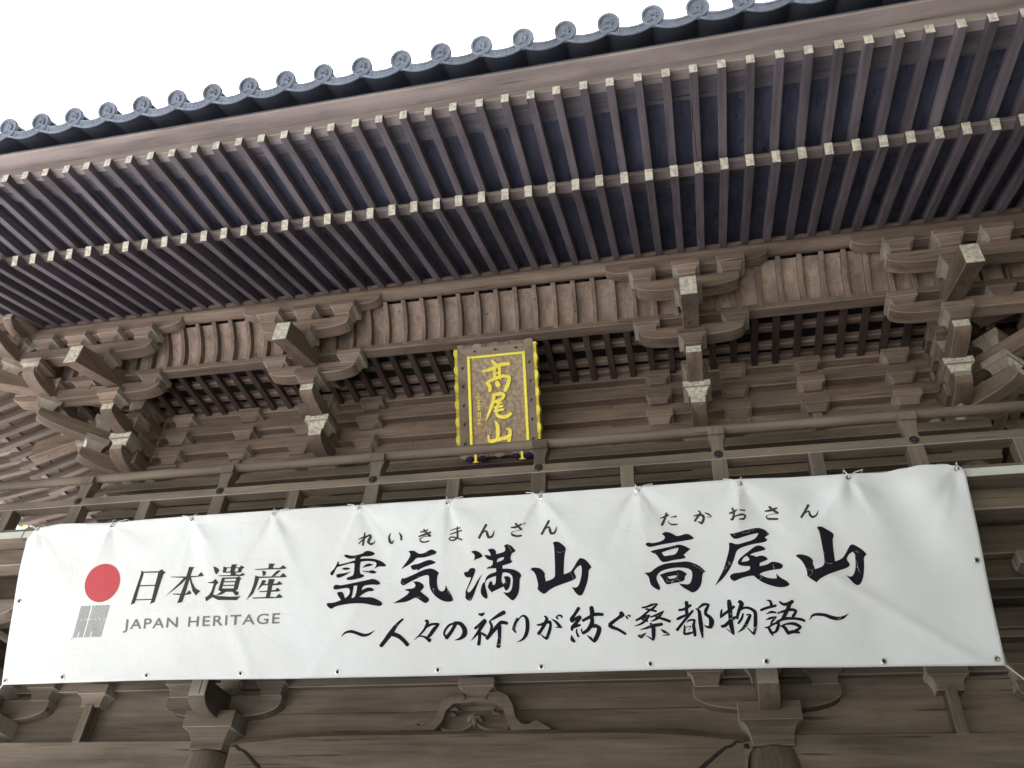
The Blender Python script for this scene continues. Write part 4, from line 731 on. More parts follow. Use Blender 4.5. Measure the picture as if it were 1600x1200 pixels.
# carved frog-leg strut in the middle of the frieze
KO = [(-.616, 2.273), (-.542, 2.293), (-.47, 2.323), (-.467, 2.301), (-.409, 2.297), (-.355, 2.321), (-.308, 2.407), (-.289, 2.489), (-.248, 2.543), (-.193, 2.57), (-.115, 2.559), (-.093, 2.525), (.097, 2.522), (.108, 2.555), (.188, 2.566), (.265, 2.533), (.31, 2.46), (.34, 2.362), (.389, 2.305), (.452, 2.299), (.505, 2.333), (.57, 2.298), (.624, 2.271), (.633, 2.259), (.309, 2.259), (.268, 2.345), (.234, 2.434), (.157, 2.468), (.044, 2.474), (-.008, 2.489), (-.069, 2.476), (-.183, 2.474), (-.243, 2.415), (-.262, 2.334), (-.32, 2.264)]
def fill_mesh(name, loops, mats, depth, bevel=0, edge=None):
    cu = bpy.data.curves.new(name, 'CURVE'); cu.dimensions = '2D'; cu.fill_mode = 'BOTH'
    for lp in loops:
        sp = cu.splines.new('POLY'); sp.points.add(len(lp) - 1); sp.use_cyclic_u = True
        for i, p in enumerate(lp): sp.points[i].co = (p[0], p[1], 0, 1)
    cu.extrude = depth / 2
    tmp = bpy.data.objects.new('tmp', cu); col.objects.link(tmp)
    dg = bpy.context.evaluated_depsgraph_get(); dg.update()
    me = bpy.data.meshes.new_from_object(tmp.evaluated_get(dg)); me.name = name
    bpy.data.objects.remove(tmp); bpy.data.curves.remove(cu)
    me.materials.clear()
    for m in mats: me.materials.append(m)
    return me
VERT = Matrix.Rotation(radians(90), 4, 'X')         # (x, y) -> (x, z), extrusion along y
kr = part('carved_strut', fill_mesh('carved_strut', [KO], [W['lowX']], .07), FL @ T(0, -.075, 0) @ VERT)
def blob_tubes(name, sets, parent, M, mat, n=8):
    for pts, r in sets:
        b = MB(); b.tube(pts, r, n); part(name, b.mesh(name, [mat], smooth=True), M, parent)
for s in (-1, 1):
    blob_tubes('carved_scroll', [
        ([(s * .285, -.05, 2.30), (s * .25, -.06, 2.275), (s * .19, -.065, 2.268), (s * .12, -.065, 2.275), (s * .05, -.06, 2.30), (s * .02, -.06, 2.33)], [.008, .014, .017, .017, .014, .010]),
        ([(s * .22, -.05, 2.44), (s * .17, -.065, 2.45), (s * .145, -.07, 2.425), (s * .165, -.07, 2.395), (s * .20, -.065, 2.40), (s * .205, -.06, 2.42)], [.010, .016, .018, .017, .014, .008]),
        ([(s * .105, -.05, 2.555), (s * .10, -.117, 2.535), (s * .085, -.117, 2.512), (s * .10, -.117, 2.497)], [.006, .006, .006, .004])], kr, FL, W['lowX'])
blob_tubes('carved_flower', [([(0, -.05, 2.30), (0, -.07, 2.345), (0, -.075, 2.40)], [.012, .03, .014]), ([(-.055, -.05, 2.345), (-.035, -.07, 2.375), (0, -.075, 2.385)], [.016, .024, .014]), ([(.055, -.05, 2.345), (.035, -.07, 2.375), (0, -.075, 2.385)], [.016, .024, .014])], kr, FL, W['lowX'])
part('block', block_mesh(.305, .165, .27, 'low'), FL @ T(0, 0, 2.515))
# ------------------------------------------------------------------ name plaque
PQ0 = Vector((X0, 6.36, 5.98)); QV = Vector((0, .46400699, -.88583154)); NQ = Vector((0, -.88583154, -.46400699)); XQ = Vector((1, 0, 0))
PM = Matrix(((1, 0, 0, PQ0.x), (0, -QV.y, NQ.y, PQ0.y), (0, -QV.z, NQ.z, PQ0.z), (0, 0, 0, 1)))   # local: x across, y up the plaque, z to the viewer
HQ = 1.02
WM['base'] = PM
def hexboard():
    m, nt, b = newmat('hammered_brown_board'); N = nt.nodes; L = nt.links
    tc = N.new('ShaderNodeTexCoord'); v = N.new('ShaderNodeTexVoronoi'); v.feature = 'SMOOTH_F1'; v.inputs['Smoothness'].default_value = .15; v.inputs['Scale'].default_value = 20
    L.new(tc.outputs['Object'], v.inputs['Vector']); bp = N.new('ShaderNodeBump'); bp.inputs['Strength'].default_value = 1.0; bp.inputs['Distance'].default_value = .03; bp.invert = True
    L.new(v.outputs['Distance'], bp.inputs['Height']); L.new(bp.outputs[0], b.inputs['Normal'])
    r = N.new('ShaderNodeValToRGB'); r.color_ramp.elements[0].color = (.54, .42, .30, 1); r.color_ramp.elements[1].color = (.37, .285, .205, 1); r.color_ramp.elements[1].position = .9; L.new(v.outputs['Distance'], r.inputs[0]); L.new(r.outputs[0], b.inputs['Base Color']); b.inputs['Roughness'].default_value = .5
    return m
W['hex'] = hexboard()
b = MB(); b.box(-.285, .285, -.96, .01, -.03, -.012)
plaque = bpy.data.objects.new('name_plaque', None); col.objects.link(plaque); plaque.matrix_basis = PM @ T(0, -HQ + .06, -.05); WM['name_plaque'] = PM @ T(0, -HQ + .06, -.05)
tag(plaque, 'brown hanging name plaque with gold characters and scalloped gold rim under the eaves', 'plaque')
part('panel', b.mesh('panel', [W['hex']]), PM, plaque)
# gilt inner moulding
gi, go = .280, .312
for q in ((-go, -gi, -.98, .0), (gi, go, -.98, .0)):
    b = MB(); b.box(q[0], q[1], q[2], q[3], -.012, .012); part('gilt_moulding', b.mesh('gilt_moulding', [W['goldflat']], .004), PM, plaque)
for y in (-.032, -.98):
    b = MB(); b.box(-gi + .001, gi - .001, y + .002, y + .03, -.012, .010); part('gilt_moulding', b.mesh('gilt_moulding', [W['goldflat']], .004), PM, plaque)
# flared frame boards
OW, OT, OB = .405, .075, -1.05
fb = [[(-go, 0, 0), (go, 0, 0), (OW, OT, .045), (-OW, OT, .045)], [(-go, -.98, 0), (-go, 0, 0), (-OW, OT, .045), (-OW, OB, .045)], [(go, 0, 0), (go, -.98, 0), (OW, OB, .045), (OW, OT, .045)], [(go, -.98, 0), (-go, -.98, 0), (-OW, OB, .045), (OW, OB, .045)]]
for q in fb:
    b = MB(); n = len(q); qb = [(p[0], p[1], p[2] - .03) for p in q]
    b.poly(q); b.poly(list(reversed(qb)))
    for i in range(4): b.poly([q[i], q[(i + 1) % 4], qb[(i + 1) % 4], qb[i]])
    part('frame_board', b.mesh('frame_board', [W['frame']]), PM, plaque)
# scalloped rim, groups of ridges between plain waves
def rim(L, seed):
    outs = []; t = 0; i = 0
    while t < L - .001:
        kind = i % 2
        if kind == 0:
            l = min(.088, L - t); outs.append((t, l, 'wave'))
        else:
            l = min(.095, L - t); outs.append((t, l, 'ridge'))
        t += l; i += 1
    return outs
def rim_side(M, L, top=False, mat=None, flip=1):
    for t, l, kd in rim(L, 0):
        b = MB()
        if kd == 'wave':
            n = 8
            for i in range(n):
                u0, u1 = i / n, (i + 1) / n
                o0, o1 = .011 * sin(pi * u0), .011 * sin(pi * u1)
                y0, y1 = t + l * u0, t + l * u1
                for zz in ((0,),):
                    b.poly([(0, y0, .0), (.030 + o0, y0, .012), (.030 + o1, y1, .012), (0, y1, .0)])
                    b.poly([(.030 + o0, y0, .012), (.036 + o0, y0, -.045), (.036 + o1, y1, -.045), (.030 + o1, y1, .012)], 1)
                    b.poly([(0, y0, -.045), (0, y1, -.045), (.036 + o1, y1, -.045), (.036 + o0, y0, -.045)], 1)
            b.poly([(0, t, 0), (.03, t, .012), (.036, t, -.045), (0, t, -.045)]); b.poly([(0, t + l, 0), (.03, t + l, .012), (.036, t + l, -.045), (0, t + l, -.045)])
        else:
            n = 5; w = l / n
            for i in range(n):
                y0 = t + i * w + .0035; y1 = t + (i + 1) * w - .0035; ym = (y0 + y1) / 2
                b.prism([(0, -.045), (.036, -.045), (.031, .010), (.0, -.002)], y0, y1, 'Y', 0)
        part('rim_scallop', b.mesh('rim_scallop', mat or [W['gold'], W['gold']]), M, plaque)
rim_side(PM @ T(OW, OB, .045), OT - OB)
rim_side(PM @ T(-OW, OT, .045) @ RZ(pi), OT - OB)
rim_side(PM @ T(OW, OT, .045) @ RZ(pi / 2), 2 * OW, mat=[W['frame'], W['frame']])
rim_side(PM @ T(-OW, OB, .045) @ RZ(-pi / 2), 2 * OW, mat=[W['frame'], W['frame']])
# little hooked studs on the frame boards
def stud():
    b = MB(); b.tube([(-.016, 0, .004), (-.006, .008, .010), (.006, .004, .012), (.012, -.006, .008), (.022, -.008, .004)], [.003, .005, .005, .004, .002], 6)
    b.tube([(.002, -.004, .0), (.0, .0, .013)], .006, 8)
    return b.mesh('stud', [W['iron']], smooth=True)
sdm = stud()
for y in (-.13, -.33, -.53, -.73, -.93):
    for s in (-1, 1): part('stud', sdm, PM @ T(s * .357, y, .025) @ RZ(pi / 2), plaque)
for x in (-.22, 0, .22): part('stud', sdm, PM @ T(x, .038, .027), plaque)
# cushions and metal rests under the plaque
for x in (-.24, .24):
    for s in (-1, 1):
        b = MB(); b.tube([(x + s * .02, OB - .035, .02), (x + s * .05, OB - .045, .04), (x + s * .10, OB - .035, .03), (x + s * .125, OB - .02, .02)], [.022, .032, .027, .010], 10)
        part('cushion', b.mesh('cushion', [W['purple']], smooth=True), PM, plaque)
    b = MB(); b.box(x - .013, x + .013, OB - .075, OB + .01, .03, .075); b.box(x - .03, x + .03, OB - .088, OB - .073, -.02, .08)
    part('bracket_hook', b.mesh('bracket_hook', [W['gold']], .004), PM, plaque)
def catmull(P, n):
    out = []
    m = len(P)
    if m < 3:
        for i in range(n * (m - 1) + 1):
            t = i / n; k = min(int(t), m - 2); f = t - k; out.append([P[k][j] * (1 - f) + P[k + 1][j] * f for j in range(len(P[0]))])
        return out
    for i in range(m - 1):
        p0, p1, p2, p3 = P[max(i - 1, 0)], P[i], P[i + 1], P[min(i + 2, m - 1)]
        for s in range(n):
            t = s / n
            out.append([.5 * (2 * p1[j] + (p2[j] - p0[j]) * t + (2 * p0[j] - 5 * p1[j] + 4 * p2[j] - p3[j]) * t * t + (3 * p1[j] - p0[j] - 3 * p2[j] + p3[j]) * t ** 3) for j in range(len(P[0]))])
    out.append(list(P[-1])); return out
def ribbon(b, flat, fn, n=5, lift=0, thick=0, fnb=None):
    P = [[flat[i + j] / 1000 for j in range(4)] for i in range(0, len(flat), 4)]
    C_ = catmull(P, n)
    # rounded ends
    def endcap(c, nx):
        lx, ly, rx, ry = c; cx, cy = (lx + rx) / 2, (ly + ry) / 2; wx, wy = (lx - rx) / 2, (ly - ry) / 2
        dx, dy = cx - (nx[0] + nx[2]) / 2, cy - (nx[1] + nx[3]) / 2; dl = math.hypot(dx, dy) + 1e-9; r = math.hypot(wx, wy); dx, dy = dx / dl * r, dy / dl * r
        return [(cx + wx * cos(t) + dx * sin(t) * .8, cy + wy * cos(t) + dy * sin(t) * .8) for t in [pi * i / 6 for i in range(7)]]
    caps = [endcap(C_[0], C_[1]), endcap(C_[-1], C_[-2])]
    outline = caps[0] if True else []
    L_ = [(c[0], c[1]) for c in C_]; R_ = [(c[2], c[3]) for c in C_]
    quads = [[L_[i], R_[i], R_[i + 1], L_[i + 1]] for i in range(len(C_) - 1)]
    for q in quads + caps:
        b.poly([fn(p[0], p[1], lift) for p in q])
    if thick:
        loop = list(reversed(caps[0])) + R_[1:-1] + list(reversed(caps[1])) + list(reversed(L_[1:-1]))
        loop = list(caps[0]) + R_[1:-1] + list(reversed(caps[1])) + list(reversed(L_[1:-1]))
        for i in range(len(loop)):
            p, q = loop[i], loop[(i + 1) % len(loop)]
            b.poly([fn(p[0], p[1], lift), fn(q[0], q[1], lift), fn(q[0], q[1], lift - thick), fn(p[0], p[1], lift - thick)])
for ci, g_ in enumerate(PLQ):
    b = MB()
    for si, s_ in enumerate(g_): ribbon(b, s_, lambda x, y, z: (x, -y, z), 5, (.010 if ci < 3 else 0) + si * .0004, .024 if ci < 3 else .012)
    part('character', b.mesh('character', [W['gold']]), PM, plaque)
for x0, x1, y0, y1 in ((-.217, -.187, .749, .779), (-.220, -.190, .793, .829)):
    b = MB(); b.box(x0, x1, -y1, -y0, -.014, -.002); part('seal_mark', b.mesh('seal_mark', [W['seal']], .003), PM, plaque)
for s in (-1, 1):
    b = MB(); b.tube([(s * .3, OT - .02, -.02), (s * .3, OT + .16, -.10)], .01, 8); part('hanger', b.mesh('hanger', [W['iron']], smooth=True), PM, plaque)

# ------------------------------------------------------------------ banner
BT0 = Vector((-5.625, 5.37, 3.515)); TV = Vector((0, .35417433, -.93517942)); NB = Vector((0, -.93517942, -.35417433))
GT = [(.086, -.018), (.816, -.003), (1.555, -.012), (2.286, -.010), (3.021, -.013), (3.748, -.009), (4.473, -.010), (5.206, -.011), (5.943, -.010), (6.683, .003), (7.397, -.016)]
GB = [(.010, 1.213), (.561, 1.196), (1.304, 1.199), (2.113, 1.203), (2.906, 1.21), (3.681, 1.215), (4.447, 1.211), (5.212, 1.210), (5.985, 1.213), (6.727, 1.232), (7.421, 1.235)]
GS = [(-.002, .583), (7.421, .611)]
def interp(L, x):
    if x <= L[0][0]: return L[0][1]
    for (a, b_), (c, d) in zip(L, L[1:]):
        if x <= c: t = (x - a) / (c - a); t = t * t * (3 - 2 * t); return b_ * (1 - t) + d * t
    return L[-1][1]
TOPE = [(0.02, .035), (.05, -.012), (.09, -.034), (.31, -.050), (.818, -.033), (1.197, -.041), (1.551, -.044), (2.28, -.044), (3.017, -.041), (3.75, -.039), (4.471, -.036), (5.205, -.040), (5.947, -.043), (6.32, -.030), (6.687, -.026), (6.921, -.022), (7.05, -.040), (7.177, -.055), (7.301, -.050), (7.41, -.035), (7.449, -.004)]
BOTE = [(0, 1.24), (1.312, 1.234), (2.766, 1.250), (3.682, 1.254), (4.446, 1.252), (5.209, 1.251), (5.98, 1.257), (6.722, 1.267), (7.438, 1.277)]
def wave(s, t):
    w = 0
    for i, (gs, gt) in enumerate(GT):
        dx, dy = s - gs, t - gt; r = math.hypot(dx, dy) + 1e-6
        if r > 1.1: continue
        th = atan2(dx, dy + .02); f = math.exp(-r / (.30 + .07 * (i % 3))) * min(1, r / .05)
        w += (.012 if i < 7 else .018) * f * cos(th * (4.3 + (i % 2)) + i * 1.7)
        # the pull of the cord: a narrow ridge from the eyelet
        for a_, am in (((-.62 + .25 * (i % 3)), .011), ((.45 + .2 * ((i + 1) % 2)), .009)):
            w += am * math.exp(-((th - a_) / .11) ** 2) * math.exp(-r / .42) * min(1, r / .06)
    n = noise.noise(Vector((s * .9, t * 1.5, 3.1))) * .022 + noise.noise(Vector((s * 2.6 + t * 1.1, t * 2.2, 8.4))) * .006
    # broad folds at the right-hand end
    e = max(0, min(1, (s - 6.1) / .5))
    n += e * (.032 * sin((s - .35 * t) * 11.5 + .6) * math.exp(-t / .5) + .016 * math.exp(-((t - (s - 5.55) * .72) / .05) ** 2) * (1 if t > .3 else t / .3))
    n += .006 * math.exp(-((s - .27 * t * 2 - 1.55) / .06) ** 2) + .006 * math.exp(-((s + .75 * t - 3.6) / .05) ** 2) + .005 * math.exp(-((s + .9 * t - 2.2) / .05) ** 2)
    return (w + n) * max(.12, min(1, (t + .05) / .16))
def BP(s, t, lift=0):
    return tuple(BT0 + Vector((s, 0, 0)) + TV * t + NB * (wave(s, t) + lift))
def vinyl():
    m, nt, b = newmat('white_vinyl_banner'); N = nt.nodes; L = nt.links
    tc = N.new('ShaderNodeTexCoord'); n = N.new('ShaderNodeTexNoise'); n.inputs['Scale'].default_value = 1.6; n.inputs['Detail'].default_value = 8; L.new(tc.outputs['Object'], n.inputs['Vector'])
    r = N.new('ShaderNodeValToRGB'); r.color_ramp.elements[0].position = .35; r.color_ramp.elements[1].position = .65; r.color_ramp.elements[0].color = (.77, .775, .765, 1); r.color_ramp.elements[1].color = (.83, .845, .85, 1)
    L.new(n.outputs['Fac'], r.inputs[0]); L.new(r.outputs[0], b.inputs['Base Color'])
    n2 = N.new('ShaderNodeTexNoise'); n2.inputs['Scale'].default_value = 7; n2.inputs['Detail'].default_value = 3; L.new(tc.outputs['Object'], n2.inputs['Vector'])
    bp = N.new('ShaderNodeBump'); bp.inputs['Strength'].default_value = .35; bp.inputs['Distance'].default_value = .02; L.new(n2.outputs['Fac'], bp.inputs['Height']); L.new(bp.outputs[0], b.inputs['Normal'])
    v = N.new('ShaderNodeTexVoronoi'); v.feature = 'DISTANCE_TO_EDGE'; v.inputs['Scale'].default_value = 2.2; v.inputs['Randomness'].default_value = 1
    dn = N.new('ShaderNodeTexNoise'); dn.inputs['Scale'].default_value = 1.4; dn.inputs['Detail'].default_value = 3; L.new(tc.outputs['Object'], dn.inputs['Vector'])
    va = N.new('ShaderNodeVectorMath'); va.operation = 'MULTIPLY_ADD'; va.inputs[1].default_value = (.9, .9, .9); L.new(dn.outputs['Color'], va.inputs[0]); L.new(tc.outputs['Object'], va.inputs[2]); L.new(va.outputs[0], v.inputs['Vector'])
    cr = N.new('ShaderNodeMapRange'); cr.inputs['From Max'].default_value = .05; cr.interpolation_type = 'SMOOTHSTEP'; L.new(v.outputs['Distance'], cr.inputs[0])
    b2 = N.new('ShaderNodeBump'); b2.inputs['Strength'].default_value = .10; b2.inputs['Distance'].default_value = .006; L.new(cr.outputs[0], b2.inputs['Height']); L.new(bp.outputs[0], b2.inputs['Normal']); L.new(b2.outputs[0], b.inputs['Normal'])
    b.inputs['Roughness'].default_value = .42; b.inputs['Specular IOR Level'].default_value = .45
    return m
W['vinyl'] = vinyl()
def cracked_ink(name, c):
    # black print with hairline creases where the ink has flaked off the folds
    m, nt, b = newmat(name); N = nt.nodes; L = nt.links
    tc = N.new('ShaderNodeTexCoord'); dn = N.new('ShaderNodeTexNoise'); dn.inputs['Scale'].default_value = 4; dn.inputs['Detail'].default_value = 4; L.new(tc.outputs['Object'], dn.inputs['Vector'])
    va = N.new('ShaderNodeVectorMath'); va.operation = 'MULTIPLY_ADD'; va.inputs[1].default_value = (.35, .35, .35); L.new(dn.outputs['Color'], va.inputs[0]); L.new(tc.outputs['Object'], va.inputs[2])
    v = N.new('ShaderNodeTexVoronoi'); v.feature = 'DISTANCE_TO_EDGE'; v.inputs['Scale'].default_value = 5.5; L.new(va.outputs[0], v.inputs['Vector'])
    lt = N.new('ShaderNodeMath'); lt.operation = 'LESS_THAN'; lt.inputs[1].default_value = .006; L.new(v.outputs['Distance'], lt.inputs[0])
    mk = N.new('ShaderNodeTexNoise'); mk.inputs['Scale'].default_value = 9; L.new(tc.outputs['Object'], mk.inputs['Vector'])
    gt = N.new('ShaderNodeMath'); gt.operation = 'GREATER_THAN'; gt.inputs[1].default_value = .57; L.new(mk.outputs['Fac'], gt.inputs[0])
    mu = N.new('ShaderNodeMath'); mu.operation = 'MULTIPLY'; L.new(lt.outputs[0], mu.inputs[0]); L.new(gt.outputs[0], mu.inputs[1])
    mx = N.new('ShaderNodeMixRGB'); mx.inputs[1].default_value = (*c, 1); mx.inputs[2].default_value = (.42, .42, .43, 1); L.new(mu.outputs[0], mx.inputs[0]); L.new(mx.outputs[0], b.inputs['Base Color'])
    b.inputs['Roughness'].default_value = .75; b.inputs['Specular IOR Level'].default_value = .15
    return m
W['ink'] = cracked_ink('cracked_black_ink', (.011, .011, .018))
ban = bpy.data.objects.new('banner', None); col.objects.link(ban); ban.location = (X0, 5.6, 2.34); WM['banner'] = T(X0, 5.6, 2.34)
tag(ban, 'long white vinyl banner lettered in black brush script, tied below the balcony rail', 'banner')
NS, NT = 400, 70
b = MB()
holes = GT + GB + GS
for j in range(NT + 1):
    for i in range(NS + 1):
        s = i / NS; ss = s * 7.449
        t0, t1 = interp(TOPE, ss), interp(BOTE, ss); t = t0 + (t1 - t0) * j / NT
        # side edges bow in slightly
        sx = ss + (.0 if .02 < s < .98 else 0) + (-.0)
        lf = .02 * (1 - s * 8) * 0
        left = -.012 * sin(pi * j / NT) if s < .01 else 0
        b.v.append(BP(sx + left - (.012 * sin(pi * j / NT)) * (1 - s) ** 30, t))
for j in range(NT):
    for i in range(NS):
        o = j * (NS + 1) + i; b.f.append((o, o + 1, o + NS + 2, o + NS + 1)); b.m.append(0)
sheet = part('banner_sheet', b.mesh('banner_sheet', [W['vinyl']], smooth=True), Matrix.Identity(4), ban)
so_ = sheet.modifiers.new('thickness', 'SOLIDIFY'); so_.thickness = .0012; so_.offset = -1
# hem seam along the top, a doubled strip of vinyl
b = MB()
for i in range(301):
    ss = .06 + 7.35 * i / 300; t0 = interp(TOPE, ss)
    b.v += [BP(ss, t0 + .004, .0012), BP(ss, t0 + .072, .0012), BP(ss, t0 + .073, .0)]
for i in range(300):
    for k in range(2): b.f.append((i * 3 + k, i * 3 + k + 1, i * 3 + 4 + k, i * 3 + 3 + k)); b.m.append(0)
part('hem', b.mesh('hem', [W['vinyl']], smooth=True), Matrix.Identity(4), ban)
# eyelets
def eyelet(s, t):
    b = MB(); n = 18; rs = [(.021, .0015), (.020, .006), (.013, .007), (.0105, .002)]
    for r, z in rs: b.v += [BP(s + r * cos(2 * pi * k / n), t + r * sin(2 * pi * k / n), z) for k in range(n)]
    for i in range(3):
        for k in range(n):
            k2 = (k + 1) % n; b.f.append((i * n + k, i * n + k2, (i + 1) * n + k2, (i + 1) * n + k)); b.m.append(0)
    b.f.append(tuple(3 * n + k for k in range(n))); b.m.append(1)
    return b.mesh('eyelet', [W['metal'], W['dark']], smooth=True)
for s, t in holes: part('eyelet', eyelet(min(max(s, .03), 7.405), t), Matrix.Identity(4), ban)
# cords from the eyelets up to the base rail
for i, (s, t) in enumerate(GT):
    p = Vector(BP(s, t, .004)); b = MB()
    k = (-1) ** i
    q = Vector((p.x + .015 * k, 5.375, 3.585)); q2 = Vector((p.x - .11 * k, 5.375, 3.578))
    b.tube([p + Vector((0, -.004, -.004)), p + Vector((.004, -.010, .012)), (p + q) / 2 + Vector((0, -.012, 0)), q, q + Vector((0, .12, .02))], .0045, 6)
    b.tube([p + Vector((0, -.004, -.004)), (p + q2) / 2 + Vector((0, -.012, .006)), q2, q2 + Vector((0, .12, .02))], .0045, 6)
    part('tie_cord', b.mesh('tie_cord', [W['cord']], smooth=True), Matrix.Identity(4), ban)
p = Vector(BP(7.405, 1.235, .006)); b = MB(); b.tube([p + Vector((0, .01, 0)), p, Vector((1.93, 5.9, 2.262)), Vector((2.25, 6.12, 2.02)), Vector((2.62, 6.64, 1.72))], .005, 8)
part('tie_cord', b.mesh('tie_cord', [W['cord']], smooth=True), Matrix.Identity(4), ban)
p = Vector(BP(.035, 1.213, .006)); b = MB(); b.tube([p + Vector((0, .01, 0)), p, Vector((-5.9, 6.0, 2.2)), Vector((-6.42, 6.62, 1.75))], .005, 8)
part('tie_cord', b.mesh('tie_cord', [W['cord']], smooth=True), Matrix.Identity(4), ban)
# printed characters
def conform(me, fn, cut=.03):
    bm = bmesh.new(); bm.from_mesh(me)
    xs = [v.co.x for v in bm.verts]; ys = [v.co.y for v in bm.verts]
    x = min(xs) + cut
    while x < max(xs):
        bmesh.ops.bisect_plane(bm, geom=bm.verts[:] + bm.edges[:] + bm.faces[:], plane_co=(x, 0, 0), plane_no=(1, 0, 0)); x += cut
    y = min(ys) + cut
    while y < max(ys):
        bmesh.ops.bisect_plane(bm, geom=bm.verts[:] + bm.edges[:] + bm.faces[:], plane_co=(0, y, 0), plane_no=(0, 1, 0)); y += cut
    for v in bm.verts: v.co = fn(v.co.x, v.co.y)
    bm.to_mesh(me); bm.free(); return me
def chaikin(lp, keep=.55):
    out = []; n = len(lp)
    for i in range(n):
        p0, p, q = lp[i - 1], lp[i], lp[(i + 1) % n]
        a = (p[0] - p0[0], p[1] - p0[1]); c = (q[0] - p[0], q[1] - p[1])
        la, lc = math.hypot(*a) + 1e-9, math.hypot(*c) + 1e-9
        d = (a[0] * c[0] + a[1] * c[1]) / (la * lc)
        if d < .25: out.append(p)
        else: out += [(p[0] - a[0] * .25, p[1] - a[1] * .25), (p[0] + c[0] * .25, p[1] + c[1] * .25)]
    return out
def inside(p, lp):
    c = False; n = len(lp)
    for i in range(n):
        a, b_ = lp[i - 1], lp[i]
        if (a[1] > p[1]) != (b_[1] > p[1]) and p[0] < (b_[0] - a[0]) * (p[1] - a[1]) / (b_[1] - a[1]) + a[0]: c = not c
    return c
def fill_groups(L_, mat):
    outer = [l for l in L_ if not any(m is not l and sum(inside(p, m) for p in l) > .9 * len(l) for m in L_)]
    bm = bmesh.new()
    for k, o in enumerate(outer):
        hs = [l for l in L_ if l not in outer and sum(inside(p, o) for p in l) > .9 * len(l)]
        me = fill_mesh('g', [o] + hs, [mat], 0); conform(me, lambda x, y: BP(x, y, .0036 + k * .0001)); bm.from_mesh(me); bpy.data.meshes.remove(me)
    me = bpy.data.meshes.new('character'); bm.to_mesh(me); bm.free(); me.materials.append(mat); return me
for kind, loops in OUTL:
    L_ = [chaikin(chaikin([(l[i] / 1000, l[i + 1] / 1000) for i in range(0, len(l), 2)])) if kind == 'big' else [(l[i] / 1000, l[i + 1] / 1000) for i in range(0, len(l), 2)] for l in loops]
    me = fill_groups(L_, W['ink' if kind == 'big' else 'grey'])
    part('character', me, Matrix.Identity(4), ban)
for kind, strokes in STRK:
    b = MB()
    for si, s_ in enumerate(strokes): ribbon(b, s_, BP, 6, .0034 + si * .00012)
    part('character', b.mesh('character', [W['ink' if kind == 'mid' else 'grey']]), Matrix.Identity(4), ban)
# red disc and the mark of fine lines under it
disc = [(.799 + .1585 * cos(2 * pi * k / 64), .466 + .1545 * sin(2 * pi * k / 64)) for k in range(64)]
me = fill_mesh('red_disc', [disc], [W['redink']], 0); conform(me, lambda x, y: BP(x, y, .003)); part('red_disc', me, Matrix.Identity(4), ban)
b = MB()
def seg(x0, y0, x1, y1, w=.0044):
    b.poly([BP(x0 - w / 2, y0, .003), BP(x0 + w / 2, y0, .003), BP(x1 + w / 2, y1, .003), BP(x1 - w / 2, y1, .003)])
nl = 25
for i in range(nl):
    f = i / (nl - 1); x = .636 + f * .258; xb = .597 + f * .250
    if i == 9: continue
    lerp = lambda t: (x + (xb - x) * (t - .648) / .246, t)
    a, c = lerp(.648), lerp(.752); seg(*a, *c); e = .893 if i not in (4, 15) else .850
    a, c = lerp(.758), lerp(e); seg(*a, *c)
    if i % 3 == 1: a, c = lerp(.645), lerp(.653); seg(*a, *c, .009)
    if i % 4 == 1: a, c = lerp(.752), lerp(.760); seg(*a, *c, .009)
seg(.597, .893, .581, .910, .005)
part('line_mark', b.mesh('line_mark', [W['greyl']]), Matrix.Identity(4), ban)
# sans serif line
cu = bpy.data.curves.new('t', 'FONT'); cu.body = 'JAPAN HERITAGE'; cu.size = 1; cu.space_character = 1.18; cu.offset = .012
tmp = bpy.data.objects.new('t', cu); col.objects.link(tmp); dg = bpy.context.evaluated_depsgraph_get(); dg.update()
me = bpy.data.meshes.new_from_object(tmp.evaluated_get(dg)); bpy.data.objects.remove(tmp)
xs = [v.co.x for v in me.vertices]; ys = [v.co.y for v in me.vertices]; x0_, x1_ = min(xs), max(xs); y0_, y1_ = min(ys), max(ys)
for v in me.vertices:
    v.co.x = 1.043 + (v.co.x - x0_) / (x1_ - x0_) * 1.362; v.co.y = .868 - (v.co.y - y0_) / (y1_ - y0_) * .103
    v.co.z = 0
me.materials.clear(); me.materials.append(W['greyl']); me.name = 'lettering'
for w_ in (0, 1):
    m2 = me.copy(); m2.name = 'lettering'; bm = bmesh.new(); bm.from_mesh(m2)
    bmesh.ops.delete(bm, geom=[v for v in bm.verts if (v.co.x > 1.59) != bool(w_)], context='VERTS'); bm.to_mesh(m2); bm.free()
    conform(m2, lambda x, y: BP(x, y, .0036), .03); part('lettering', m2, Matrix.Identity(4), ban)

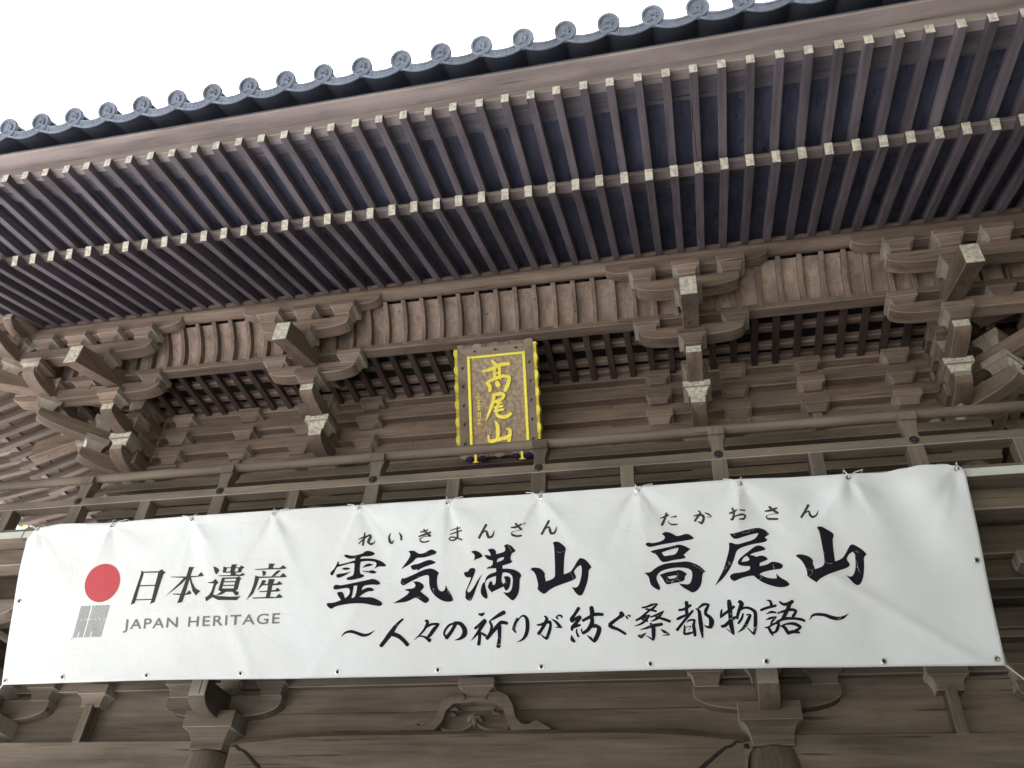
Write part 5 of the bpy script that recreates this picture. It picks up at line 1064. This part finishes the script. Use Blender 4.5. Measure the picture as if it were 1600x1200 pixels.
# ------------------------------------------------------------------ trees behind the left end of the gate
def leafmat():
    m, nt, b = newmat('yellow_green_leaf'); N = nt.nodes; L = nt.links
    oi = N.new('ShaderNodeTexCoord'); n = N.new('ShaderNodeTexNoise'); n.inputs['Scale'].default_value = 1.3; L.new(oi.outputs['Object'], n.inputs['Vector'])
    r = N.new('ShaderNodeValToRGB'); r.color_ramp.elements[0].color = (.07, .12, .015, 1); r.color_ramp.elements[1].color = (.16, .22, .025, 1); L.new(n.outputs['Fac'], r.inputs[0]); L.new(r.outputs[0], b.inputs['Base Color'])
    b.inputs['Roughness'].default_value = .5
    t = N.new('ShaderNodeBsdfTranslucent'); L.new(r.outputs[0], t.inputs['Color']); mx = N.new('ShaderNodeAddShader'); out = nt.nodes['Material Output']
    L.new(b.outputs[0], mx.inputs[0]); L.new(t.outputs[0], mx.inputs[1]); L.new(mx.outputs[0], out.inputs['Surface'])
    return m
LEAF = leafmat(); BARK = wood('bark', (.11, .085, .06), 'Z')
def tree(x, y, h, r, label, seed):
    rnd = random.Random(seed)
    o = bpy.data.objects.new('maple_tree', None); col.objects.link(o); o.location = (x, y, GZ); WM[o.name] = T(x, y, GZ)
    tag(o, label, 'tree')
    b = MB(); b.tube([(0, 0, 0), (.1, 0, h * .3), (-.05, .1, h * .6), (0, 0, h * .9)], [.28, .22, .14, .05], 12)
    cl = []
    for i in range(26):
        th = rnd.uniform(0, 2 * pi); zz = rnd.uniform(.35, 1); rr = r * sqrt(rnd.uniform(.1, 1)) * (1.15 - .55 * zz)
        p = Vector((cos(th) * rr, sin(th) * rr, h * zz)); cl.append(p)
        if i % 2 == 0: b.tube([(0, 0, h * (zz - .22)), (p.x * .5, p.y * .5, h * (zz - .1)), p], [.07, .05, .015], 6)
    part('trunk', b.mesh('trunk', [BARK], smooth=True), WM[o.name], o)
    b = MB()
    for p in cl:
        for j in range(330):
            q = p + Vector((rnd.gauss(0, .5), rnd.gauss(0, .5), rnd.gauss(0, .33))); s = rnd.uniform(.06, .12)
            a = Vector((rnd.uniform(-1, 1), rnd.uniform(-1, 1), rnd.uniform(-.5, .5))).normalized(); c = a.cross(Vector((rnd.uniform(-1, 1), rnd.uniform(-1, 1), 1))).normalized()
            b.poly([q - a * s, q + c * s * .5, q + a * s, q - c * s * .5])
    part('crown', b.mesh('crown', [LEAF]), WM[o.name], o)
tree(-21.5, 21.5, 15.5, 3.6, 'yellow-green leafy tree glimpsed under the balcony rail at the left end of the gate', 3)
